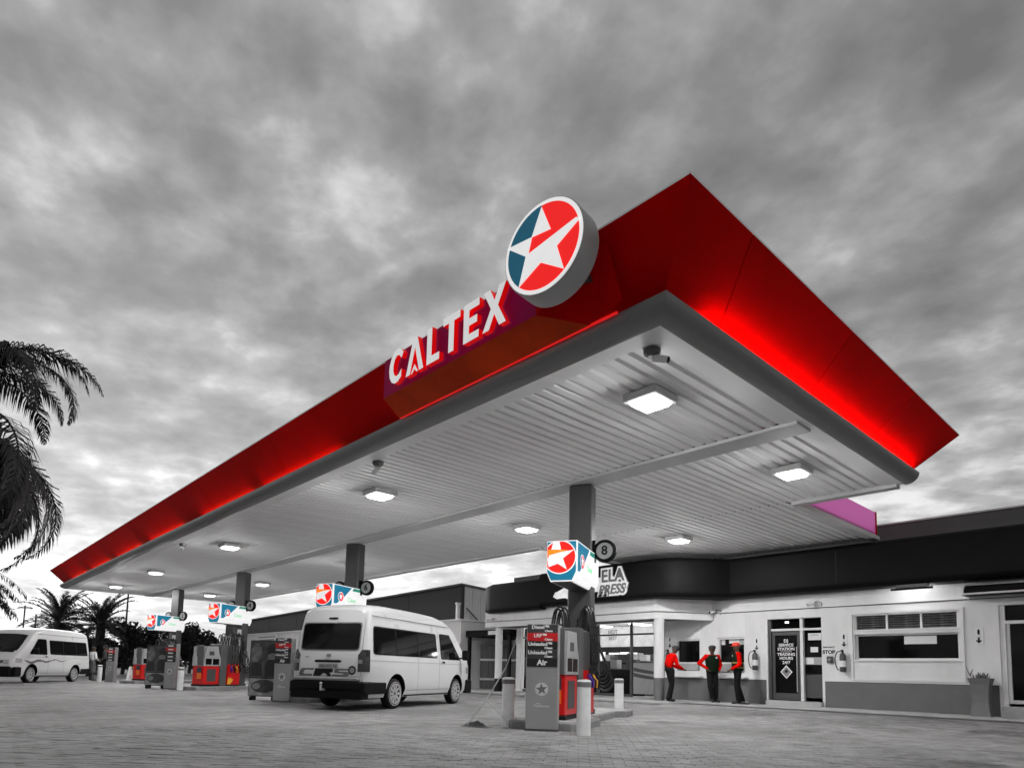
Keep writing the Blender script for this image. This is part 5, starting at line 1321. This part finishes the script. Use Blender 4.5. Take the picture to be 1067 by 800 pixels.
# rear graphics of the near van only
def van_graphics():
    f_ = lambda u, v, d: (-1.249-d, -u, v)
    g1, g2 = mat('sticker_grey', 0.10, .5), black
    def p(poly, m, nm='tailgate_sticker', d=.003): mb = MB(); mb.prism(poly, f_, 0, d); mb.build(nm, m, v1, local=True)
    sk = lambda pts: [((x*1.08-.04)+.4*(y-.70), .70+(y-.715)*1.18) for x, y in pts]
    p(sk([(-.62, .715), (-.66, .745), (-.66, .815), (-.62, .85), (-.34, .85), (-.34, .82), (-.54, .82), (-.56, .80), (-.56, .765), (-.54, .748), (-.34, .748), (-.34, .715)]), g1)
    p(sk([(-.31, .715), (-.31, .85), (.10, .85), (.12, .79), (.05, .775), (.12, .715), (.03, .715), (-.04, .765), (-.10, .765), (-.14, .715)]), g2)
    p(sk([(.13, .715), (.13, .745), (.38, .745), (.38, .765), (.16, .775), (.14, .83), (.18, .85), (.50, .85), (.50, .82), (.25, .82), (.25, .80), (.46, .795), (.50, .77), (.50, .73), (.46, .715)]), g1)
    p([(.60+.095*math.cos(2*math.pi*i/24), .83+.095*math.sin(2*math.pi*i/24)) for i in range(24)], g2, 'round_sticker')
    p([(.60+.06*math.cos(2*math.pi*i/24), .83+.06*math.sin(2*math.pi*i/24)) for i in range(24)], greyprint, 'round_sticker', .005)
ax_v = R(90-63.4)
def place_van(v, rear_wheel, heading, side):
    # rear_wheel: ground contact of the rear wheel on the given side (+1 left, -1 right)
    d = Vector((math.cos(heading), math.sin(heading))); nrm = Vector((-d.y, d.x))
    o = Vector(rear_wheel)-nrm*side*.86
    v.location = (o.x, o.y, 0); v.rotation_euler = (0, 0, heading)
v2 = copy_tree(v1); tag(v2, 'white minibus van facing left at the far left, seen from the front corner', 'van')
van_graphics()
place_van(v1, (8.0, 12.5), ax_v, -1)
place_van(v2, (5.52, 35.0), R(90-217), 1)
def van2_graphics():
    m = mat('sticker_grey', 0.10, .5)
    for k, (a, b, z, h) in enumerate(((2.55, 3.6, .86, .10), (1.6, 2.9, .90, .07), (.7, 1.9, .93, .04))):
        mb = MB(); vs_ = []; n = 14
        for i in range(n+1):
            x = a+(b-a)*i/n; zc = z+.04*math.sin(i*.55+k); hh = h*math.sin(math.pi*(.08+.84*i/n))
            vs_ += [(x, side_y(x, zc-hh/2)+.006, zc-hh/2), (x, side_y(x, zc+hh/2)+.006, zc+hh/2)]
        mb.add(vs_, [(2*i, 2*i+2, 2*i+3, 2*i+1) for i in range(n)]); mb.build('side_sticker', m, v2, local=True)
van2_graphics()

# ------------------------------------------------------------------ people
def capsule(mb, p0, p1, ra, rb, seg=12):
    p0, p1 = Vector(p0), Vector(p1); d = p1-p0; L = d.length; d.normalize()
    pts = []; rs = []
    for a in (-80, -50, -20): pts.append(p0+d*ra*math.sin(R(a))); rs.append(ra*math.cos(R(a)))
    pts.append(p0); rs.append(ra); pts.append(p1); rs.append(rb)
    for a in (20, 50, 80): pts.append(p1+d*rb*math.sin(R(a))); rs.append(rb*math.cos(R(a)))
    mb.tube(pts, rs, seg)
def person(loc, rz, label, pose, cols, height=1.7, group=None, vest=None, cap=None, cat='person', skirt=None):
    """local frame: faces +Y, right hand at +X, feet at z=0, drawn for 1.75 m. pose: dict of joints"""
    J = dict(hipL=(-.09, 0, .93), hipR=(.09, 0, .93), kneeL=(-.10, .02, .50), kneeR=(.10, .02, .50), ankL=(-.11, 0, .09), ankR=(.11, 0, .09), toeL=(-.13, .17, .04), toeR=(.13, .17, .04),
             pel=(0, 0, .98), waist=(0, 0, 1.12), chest=(0, .0, 1.33), neck=(0, .0, 1.50), head=(0, .02, 1.63), shL=(-.19, 0, 1.42), shR=(.19, 0, 1.42), elL=(-.25, -.02, 1.14), elR=(.25, -.02, 1.14), wrL=(-.24, .06, .90), wrR=(.24, .06, .90))
    J.update(pose); J = {k: Vector(v) for k, v in J.items()}
    segs = []   # p0, p1, r0, r1, material index
    SH, TR, SK, SO = 0, 1, 2, 3
    A = lambda a, b, ra, rb, m: segs.append((Vector(a), Vector(b), ra, rb, m))
    face = (J['head']-J['neck']).normalized()
    look = Vector(pose.get('look', (0, 1, 0))).normalized()
    side = look.cross(face).normalized()
    for s, n in ((-1, 'L'), (1, 'R')):
        A(J['hip'+n], J['knee'+n], .100, .080, TR); A(J['knee'+n], J['ank'+n], .080, .068, TR); A(J['ank'+n]+Vector((0, -.02, -.02)), J['toe'+n], .048, .040, SO)
        A(J['sh'+n], J['el'+n], .070, .058, SH); A(J['el'+n], J['wr'+n], .056, .044, SH)
        A(J['hip'+n]+Vector((0, -.01, .02)), J['pel']+Vector((0, 0, .03)), .10, .115, TR)
        A(J['waist']+Vector((s*.06, 0, 0)), J['chest']+Vector((s*.08, 0, .02)), .105, .115, SH); A(J['chest']+Vector((s*.05, 0, .06)), J['sh'+n], .095, .062, SH)
    A(J['pel'], J['waist'], .12, .11, TR); A(J['neck']-face*.06, J['neck']+face*.05, .062, .058, SK)
    h = J['head']
    A(h+face*.035, h-face*.01+look*.01, .096, .090, SK); A(h-face*.03+look*.03, h-face*.07+look*.045, .066, .048, SK)
    A(h+look*.085-face*.005, h+look*.098-face*.025, .013, .017, SK)
    for s in (-1, 1): A(h+side*s*.083+face*.0, h+side*s*.088-face*.03, .02, .016, SK)
    if skirt:
        for s in (-1, 1):
            for q in (.0, .06): A(J['hip'+('L' if s < 0 else 'R')], Vector((s*.10, q-.03, skirt)), .11, .13, TR)
    src = MB()
    for a, b, ra, rb, m in segs: capsule(src, a, b, ra, rb)
    me = bpy.data.meshes.new('tmp'); me.from_pydata([tuple(p) for p in src.v], [], src.f)
    bm = bmesh.new(); bm.from_mesh(me); bmesh.ops.recalc_face_normals(bm, faces=bm.faces); bm.to_mesh(me); bm.free()
    o = bpy.data.objects.new('tmp', me); col.objects.link(o)
    md = o.modifiers.new('r', 'REMESH'); md.mode = 'VOXEL'; md.voxel_size = .013
    bpy.context.view_layer.update()
    m2 = bpy.data.meshes.new_from_object(o.evaluated_get(bpy.context.evaluated_depsgraph_get())); bpy.data.objects.remove(o)
    bm = bmesh.new(); bm.from_mesh(m2)
    for _ in range(4): bmesh.ops.smooth_vert(bm, verts=bm.verts, factor=.5, use_axis_x=True, use_axis_y=True, use_axis_z=True)
    for f in bm.faces:
        c = f.calc_center_median(); best = 9; bi = 0
        for a, b, ra, rb, m in segs:
            d = b-a; t = max(0, min(1, (c-a).dot(d)/max(d.length_squared, 1e-9))); q = (c-a-d*t).length-(ra+(rb-ra)*t)
            if q < best: best = q; bi = m
        f.material_index = bi; f.smooth = True
    # hands: palm, four unequal fingers, thumb; slightly curled
    def addmb(mb, mi):
        base = [bm.verts.new(p) for p in mb.v]
        for f in mb.f:
            try: nf = bm.faces.new([base[i] for i in f]); nf.material_index = mi; nf.smooth = True
            except ValueError: pass
    for n in 'LR':
        s = -1 if n == 'L' else 1
        d = (J['wr'+n]-J['el'+n]).normalized(); d = Vector(pose.get('hand'+n, d)).normalized(); sd = d.cross(Vector((0, 1, 0.2))); sd = sd.normalized() if sd.length > .1 else Vector((1, 0, 0)); nn = sd.cross(d)
        hb = MB(); w0 = J['wr'+n]
        for k in range(3): capsule(hb, w0+sd*(k-1)*.018, w0+d*.085+sd*(k-1)*.024, .020, .017, 8)
        for k, L_ in enumerate((.062, .074, .070, .055)):
            b0 = w0+d*.09+sd*(k-1.5)*.020; b1 = b0+(d*.8+nn*.3)*L_*.55; b2 = b1+(d*.45+nn*.8)*L_*.5
            hb.tube([b0, b1, b2], [.0095, .0088, .0065], 6)
        t0 = w0+d*.03-sd*.03; hb.tube([t0, t0+d*.035-sd*.03, t0+d*.07-sd*.03+nn*.015], [.013, .011, .008], 6)
        addmb(hb, SK)
    for s in (-1, 1):
        eb = MB(); c = h+look*.086+side*s*.030+face*.012; eb.lathe([(.002, -.008), (.010, 0), (.002, .008)], 8, Matrix.Translation(c)); addmb(eb, 4)
    mo = MB(); c = h+look*.085-face*.052; mo.tube([c-side*.024, c+look*.005, c+side*.024], .006, 6); addmb(mo, 5)
    bm.to_mesh(m2); bm.free()
    root = empty('person', loc, rz, label=label, cat=cat, group=group); root.scale = (height/1.75,)*3
    dark = mat('eye_dark', 0.01, .3)
    link_mesh('body', m2, [cols[0], cols[1], skin, mat('black_shoes', 0.012, .5), dark, mat('lip_brown', (0.06, .02, .016), .5)], root, True, False)
    # hair or cap
    hb = MB(); rot = Matrix((side, look, face)).transposed().to_4x4(); T = Matrix.Translation(h) @ rot
    if cap:
        hb.lathe([(.112, .03), (.114, .06), (.105, .10), (.075, .130), (.02, .142)], 18, T)
        pk = [T @ Vector((x, y, z)) for x, y, z in ((-.08, .06, .035), (-.06, .14, .03), (0, .175, .028), (.06, .14, .03), (.08, .06, .035), (-.08, .06, .047), (-.06, .14, .040), (0, .175, .036), (.06, .14, .040), (.08, .06, .047))]
        hb.add(pk, [(4, 3, 2, 1, 0), (5, 6, 7, 8, 9)]+[(i, i+1, i+6, i+5) for i in range(4)]+[(4, 0, 5, 9)])
        hb.build('cap', cap, root, local=True, smooth=True)
    else:
        hb.lathe([(.097, -.01), (.102, .05), (.092, .095), (.06, .122), (.02, .13)], 18, T @ Matrix.Translation((0, -.018, 0))); hb.build('hair', mat('black_hair', 0.01, .8), root, local=True, smooth=True)
    # vest shell over the torso
    if vest:
        vb = MB(); prof = []; n = 20
        up = (J['neck']-J['pel']).normalized()
        rows = ((-.06, .188, .160), (.06, .184, .156), (.18, .198, .158), (.30, .215, .158), (.38, .20, .145), (.46, .13, .115))
        vs_ = []
        for t, rx, ry in rows:
            c = J['pel']+(J['neck']-J['pel'])*((t+.02)/.52)
            for k in range(n):
                a = 2*math.pi*k/n; x, y = math.cos(a), math.sin(a)
                vs_.append(c+Vector((rx*math.copysign(abs(x)**.8, x), ry*math.copysign(abs(y)**.8, y), 0)))
        m_ = len(rows); vb.add(vs_, [(i*n+k, i*n+(k+1) % n, (i+1)*n+(k+1) % n, (i+1)*n+k) for i in range(m_-1) for k in range(n)])
        vo = vb.build('vest', vest, root, local=True, smooth=True)
        # reflective hem tape and chest badge
        for t, rx, ry in (((.02, .192, .166), (.16, .203, .166)) if cap is rcap else ()):
            vs_ = []
            for dz_ in (0, .03):
                c = J['pel']+(J['neck']-J['pel'])*((t+.02+dz_)/.52)
                for k in range(n):
                    a = 2*math.pi*k/n; x, y = math.cos(a), math.sin(a); vs_.append(c+Vector((rx*math.copysign(abs(x)**.8, x), ry*math.copysign(abs(y)**.8, y), 0)))
            tb = MB(); tb.add(vs_, [(k, (k+1) % n, n+(k+1) % n, n+k) for k in range(n)]); tb.build('reflective_tape', mat('yellow_tape', (0.30, 0.22, 0.05), .5), vo, local=True)
        tb = MB(); c = J['chest']; tb.box(c.x-.10, c.x-.05, c.y+.150, c.y+.160, c.z+.02, c.z+.07); tb.build('badge', paper, vo, local=True)
    return root
redsh = mat('red_shirt', (0.62, 0.003, 0.001), .85, var=.45, scale=9, spec=.05, bump=.8, bscale=16)
dktr = mat('dark_trousers', 0.010, .85, var=.3, scale=12, spec=.08)
gvest = mat('dark_green_vest', (0.004, 0.011, 0.005), .75, var=.25, scale=10, spec=.08)
dcap = mat('dark_cap', 0.02, .7); rcap = mat('red_cap', (0.60, 0.03, 0.008), .6, var=.3, scale=12)
g_at = 'forecourt attendants in red'
# camera looks along +X/+Y; image right is (.735,-.678)
FACE_R = math.atan2(-.678, .735)-R(90); FACE_L = FACE_R+R(180); FACE_CAM = math.atan2(-.735, -.678)-R(90)
person((16.15, 10.72, .13), FACE_R+R(12), 'attendant in red jacket and dark cap leaning towards the left hatch with arms forward',
       dict(pel=(0, -.05, .97), waist=(0, -.05, 1.11), chest=(0, .02, 1.31), neck=(0, .09, 1.46), head=(0, .15, 1.57), shL=(-.18, .06, 1.38), shR=(.18, .06, 1.38), elL=(-.22, .13, 1.12), elR=(.22, .12, 1.10), wrL=(-.14, .35, 1.02), wrR=(.13, .34, 1.0), kneeL=(-.10, .10, .51), kneeR=(.10, .0, .50), ankL=(-.10, .02, .09), ankR=(.11, -.12, .09), toeL=(-.11, .19, .04), toeR=(.12, .05, .04), look=(0, 1, -.35)),
       [redsh, dktr], 1.66, g_at, None, dcap)
person((17.25, 10.02, .13), FACE_CAM+R(6), 'attendant facing the camera with hands on hips in dark green vest over red sleeves',
       dict(elL=(-.32, -.10, 1.16), elR=(.40, -.08, 1.20), wrL=(-.20, .06, 1.00), wrR=(.20, .08, 1.04), handL=(.6, .2, -.5), handR=(-.6, .2, -.5), kneeL=(-.10, .04, .50), kneeR=(.10, .08, .50), ankR=(.03, .10, .09), toeR=(.10, .26, .04), toeL=(-.16, .16, .04), head=(.01, .03, 1.63), look=(.15, 1, -.05)),
       [redsh, dktr], 1.64, g_at, gvest, dcap)
person((17.05, 9.12, .13), FACE_L+R(-8), 'attendant in red cap standing side-on and looking left, dark vest over red shirt',
       dict(elL=(-.23, -.02, 1.13), elR=(.24, -.04, 1.13), wrL=(-.17, .18, 1.0), wrR=(.19, .14, .98), kneeL=(-.09, .04, .50), kneeR=(.10, -.02, .50), ankR=(.10, -.16, .09), toeR=(.12, .02, .04), look=(0, 1, -.05)),
       [redsh, dktr], 1.70, g_at, gvest, rcap)
wsh = mat('white_blouse', 0.62, .8, var=.15, scale=12); gsk = mat('grey_skirt', 0.06, .85, var=.2, scale=12)
g_p = 'pedestrians beyond the pumps'
person((6.62, 37.2, 0), FACE_CAM+R(150), 'pedestrian in white top and grey skirt behind the far left van',
       dict(elL=(-.28, .02, 1.16), elR=(.28, .02, 1.16), wrL=(-.12, .2, 1.08), wrR=(.14, .2, 1.05), look=(0, 1, 0)), [wsh, gsk], 1.66, g_p, None, None, skirt=.45)
person((7.15, 37.3, 0), FACE_CAM+R(-60), 'pedestrian in dark clothes standing next to the farthest grade panel',
       dict(elL=(-.27, -.02, 1.14), wrL=(-.22, .14, .98), wrR=(.2, .2, 1.0), look=(0, 1, 0)), [mat('dark_jacket', 0.025, .8, var=.3, scale=12), dktr], 1.76, g_p, None, None)

# ------------------------------------------------------------------ vegetation
leafd = mat('dark_palm_leaf', 0.022, .6, var=.5, scale=3)
leafd2 = mat('dusk_foliage', 0.020, .7, var=.5, scale=2)
bark = mat('palm_bark', 0.06, .9, var=.4, scale=8, bump=.4, bscale=20)
def frond(rnd, base, az, el, L, droop, nl, leaf, width, hang):
    """one feather frond: bent rachis with rows of thin leaflets"""
    mb = MB(); pts = []; p = Vector(base); e_ = el; n = 22
    dir2 = Vector((math.cos(az), math.sin(az), 0)); step = L/n
    for i in range(n+1):
        pts.append(p.copy()); t = i/n; e2 = e_-droop*t**1.5
        p = p+(dir2*math.cos(e2)+Vector((0, 0, 1))*math.sin(e2))*step
    mb.tube(pts, [.022*(1-.85*i/n)*L/2.5 for i in range(n+1)], 5)
    sidev = Vector((-dir2.y, dir2.x, 0))
    for k in range(nl):
        t = .14+.86*(k+rnd.random()*.6)/nl; f = t*n; i = min(int(f), n-1); c = pts[i].lerp(pts[i+1], f-i); tan = (pts[i+1]-pts[i]).normalized()
        ll = leaf*(math.sin(math.pi*min(1, .22+.78*t))**.6)*(.8+.35*rnd.random())
        for s in (-1, 1):
            up = sidev*s
            d0 = (up*.75+tan*(.55+.2*rnd.random())+Vector((0, 0, .32-.25*hang+rnd.uniform(-.25, .3)))).normalized()
            a = c; b = a+d0*ll*.5; d1 = (d0+Vector((0, 0, -1))*hang*(.8+.6*rnd.random())).normalized(); e3 = b+d1*ll*.5
            wv = tan.cross(d0).cross(d0); wv = (tan-d0*tan.dot(d0)).normalized()*width*.5
            mb.add([a-wv*.6, a+wv*.6, b+wv, b-wv, e3], [(0, 1, 2, 3), (3, 2, 4)])
    return mb
def palm(name, loc, trunk_h, r0, fronds, label, group, L, leaf, width, droop, hang, nl, elr, seed, mtl, azs=None):
    rnd = random.Random(seed)
    root = empty(name, loc, label=label, cat='palm tree', group=group)
    mb = MB(); n = 26; pts = [(0.02*math.sin(i*.3), 0, trunk_h*i/n) for i in range(n+1)]
    mb.tube(pts, [r0*(1.15-.3*i/n)*(1+(.06 if i % 2 else -.04)) for i in range(n+1)], 14); mb.build('trunk', bark, root, local=True)
    for k in range(fronds):
        az = (azs[k % len(azs)]+rnd.uniform(-.12, .12)) if azs else k*2.39996+rnd.uniform(-.2, .2)
        el = R(rnd.uniform(*elr)) if not azs else R(elr[0]+(elr[1]-elr[0])*((k*7) % fronds)/fronds)
        if name == 'queen_palm': el = R(rnd.uniform(72, 88)) if k % 5 < 2 else R(rnd.uniform(-25, 22))
        fb = frond(rnd, (0, 0, trunk_h), az, el, L*rnd.uniform(.85, 1.12), droop*rnd.uniform(.85, 1.2), nl, leaf, width, hang)
        fb.build('frond', mtl, root, local=True)
    return root
palm('queen_palm', (.08, 15.7, 0), 5.15, .16, 46, 'tall drooping feather palm reaching in from the left edge', None, 3.5, .66, .030, 2.9, 1.6, 100, (5, 85), 14, leafd)
gdp = 'spiky date palms behind the far van'
palm('date_palm', (8.29, 60.2, 0), 3.9, .35, 46, 'spiky date palm right behind the far left van', gdp, 3.1, .50, .07, 1.05, .15, 34, (-25, 82), 21, leafd2)
palm('date_palm', (10.75, 58.4, 0), 3.7, .35, 46, 'spiky date palm farther right, left of the farthest column', gdp, 3.2, .50, .07, 1.05, .15, 34, (-25, 82), 22, leafd2)
def tree(name, loc, h, rx, rz, label, group, seed, nleaf=3600, ls=.16, trunk=True, zc=None):
    rnd = random.Random(seed); root = empty(name, loc, label=label, cat='tree', group=group); zc = zc or h-rz
    mb = MB(); mb.tube([(0, 0, -.1), (.05, .02, zc*.5), (0, 0, zc)], [.16, .12, .08], 8)
    cl = []
    for k in range(16):
        a = rnd.uniform(0, 6.28); q = rnd.uniform(.2, .9); z = rnd.uniform(-.7, .85); c = Vector((rx*q*math.cos(a), rx*q*math.sin(a), zc+rz*z*(1-.3*q)))
        cl.append((c, rnd.uniform(.28, .5)*min(rx, rz))); mb.tube([(0, 0, zc*.6), (c.x*.5, c.y*.5, (zc*.6+c.z)/2), c], [.06, .04, .015], 5)
    mb.build('trunk', bark, root, local=True)
    lb = MB()
    for i in range(nleaf):
        c, r_ = cl[rnd.randrange(len(cl))]; v = Vector((rnd.gauss(0, 1), rnd.gauss(0, 1), rnd.gauss(0, 1))).normalized()*r_*rnd.random()**.4
        p = c+v; n_ = Vector((rnd.gauss(0, 1), rnd.gauss(0, 1), rnd.gauss(0, 1))).normalized(); a = n_.orthogonal().normalized()*ls*rnd.uniform(.6, 1.2); b = n_.cross(a)*.55
        lb.add([p-a, p-b, p+a, p+b], [(0, 1, 2, 3)])
    lb.build('crown', leafd2, root, local=True)
gt_ = 'dark trees behind the far pumps'
for i, (x, y, h, rx, rz, t) in enumerate(((13.0, 61, 4.3, 2.0, 1.7, 'dark bushy tree just right of the date palms'), (15.2, 63, 4.7, 2.1, 1.9, 'dark tree behind the farthest lit sign box'), (17.6, 64, 4.6, 2.0, 1.9, 'dark tree seen left of the farthest column'), (19.6, 66, 4.7, 2.2, 1.9, 'dark rounded tree seen right of the farthest column'), (21.6, 67, 3.6, 2.0, 1.5, 'low dark tree sloping down towards the annex'),
                                         (9.4, 63, 3.4, 2.2, 1.6, 'dark bush between the two date palms'), (6.6, 64, 2.9, 2.3, 1.4, 'dark low bush left of the first date palm'), (11.6, 57.5, 2.8, 1.7, 1.3, 'dark bush at the foot of the right date palm'), (23.4, 69, 3.1, 1.8, 1.3, 'lowest dark bush beside the annex roof'))):
    tree('tree', (x, y, 0), h, rx, rz, t, gt_, 40+i)
# drooping feathery tree at the left edge
def weeping():
    rnd = random.Random(77); root = empty('weeping_tree', (2.6, 50.5, 0), label='thin feathery tree drooping in at the far left edge', cat='tree')
    mb = MB(); mb.tube([(-1.2, 0, 0), (-1.0, 0, 3), (-.7, 0, 5.2)], [.18, .14, .09], 8); lb = MB()
    for k in range(26):
        a = rnd.uniform(-1.2, 1.2); L = rnd.uniform(1.4, 3.3); z0 = rnd.uniform(4.6, 6.4); pts = []
        for i in range(10):
            t = i/9; pts.append(Vector((-.7+L*t*math.cos(a), L*t*math.sin(a), z0+.5*math.sin(t*2.2)-1.7*t*t)))
        mb.tube(pts, [.03*(1-.8*i/9) for i in range(10)], 4)
        for i in range(70):
            f = rnd.uniform(.15, 1)*8.99; j = int(f); c = pts[j].lerp(pts[j+1], f-j); L2 = rnd.uniform(.15, .5)
            lb.add([c, c+Vector((.025, 0, -L2*.5)), c+Vector((rnd.uniform(-.1, .1), rnd.uniform(-.1, .1), -L2)), c+Vector((-.025, 0, -L2*.5))], [(0, 1, 2, 3)])
    mb.build('trunk', bark, root, local=True); lb.build('crown', leafd2, root, local=True)
weeping()
# far tree line
def treeline():
    rnd = random.Random(8); lb = MB()
    for i in range(9000):
        t = rnd.random(); x = -30+75*t; y = 120+rnd.uniform(-4, 4)+10*t; zt = 3.0+1.2*math.sin(t*23)+.8*math.sin(t*57+1)
        p = Vector((x, y, rnd.random()**.7*zt)); n_ = Vector((rnd.gauss(0, 1), rnd.gauss(0, 1), rnd.gauss(0, 1))).normalized(); a = n_.orthogonal().normalized()*rnd.uniform(.25, .55); b = n_.cross(a)*.6
        lb.add([p-a, p-b, p+a, p+b], [(0, 1, 2, 3)])
    o = lb.build('tree_line', leafd2); tag(o, 'far dark band of trees along the left horizon', 'trees', kind='stuff')
treeline()
# hedge / boundary behind the pumps
def lamp_post(x, y, h, label, lit=False, name='street_lamp'):
    root = empty(name, (x, y, 0), label=label, cat='lamp post')
    mb = MB(); mb.tube([(0, 0, 0), (0, 0, h)], [.09, .06], 10); mb.build('pole', mat('pole_dark', 0.03, .6), root, local=True)
    if lit:
        mb = MB(); mb.lathe([(.05, h), (.20, h+.1), (.24, h+.25), (.18, h+.4), (.04, h+.45)], 16); mb.build('globe', mat('street_globe', 0.8, .4, emit=1.0, estr=40), root, local=True, smooth=True)
    else:
        mb = MB(); mb.lathe([(.1, h-.05), (.30, h), (.34, h+.12), (.30, h+.22), (.1, h+.26)], 14); mb.build('head', blackp, root, local=True)
lamp_post(6.69, 58.9, 4.4, 'lit street lamp above the far left van', True)
lamp_post(12.52, 58.8, 6.45, 'dark mast with drum head right of the date palms', False, 'light_mast')
for (x, y, h, t) in ((5.6, 75.5, 6.3, 'thin pole farthest left against the sky'), (7.55, 74.3, 6.0, 'thin pole just left of the lit street lamp')):
    root = empty('utility_pole', (x, y, 0), label=t, cat='pole'); mb = MB(); mb.tube([(0, 0, 0), (0, 0, h)], .06, 8); mb.build('pole', mat('pole_dark', 0.03, .6), root, local=True)
    mb = MB(); mb.box(-.18, .18, -.04, .04, h-.25, h-.18); mb.build('crossarm', mat('pole_dark', 0.03, .6), root, local=True)
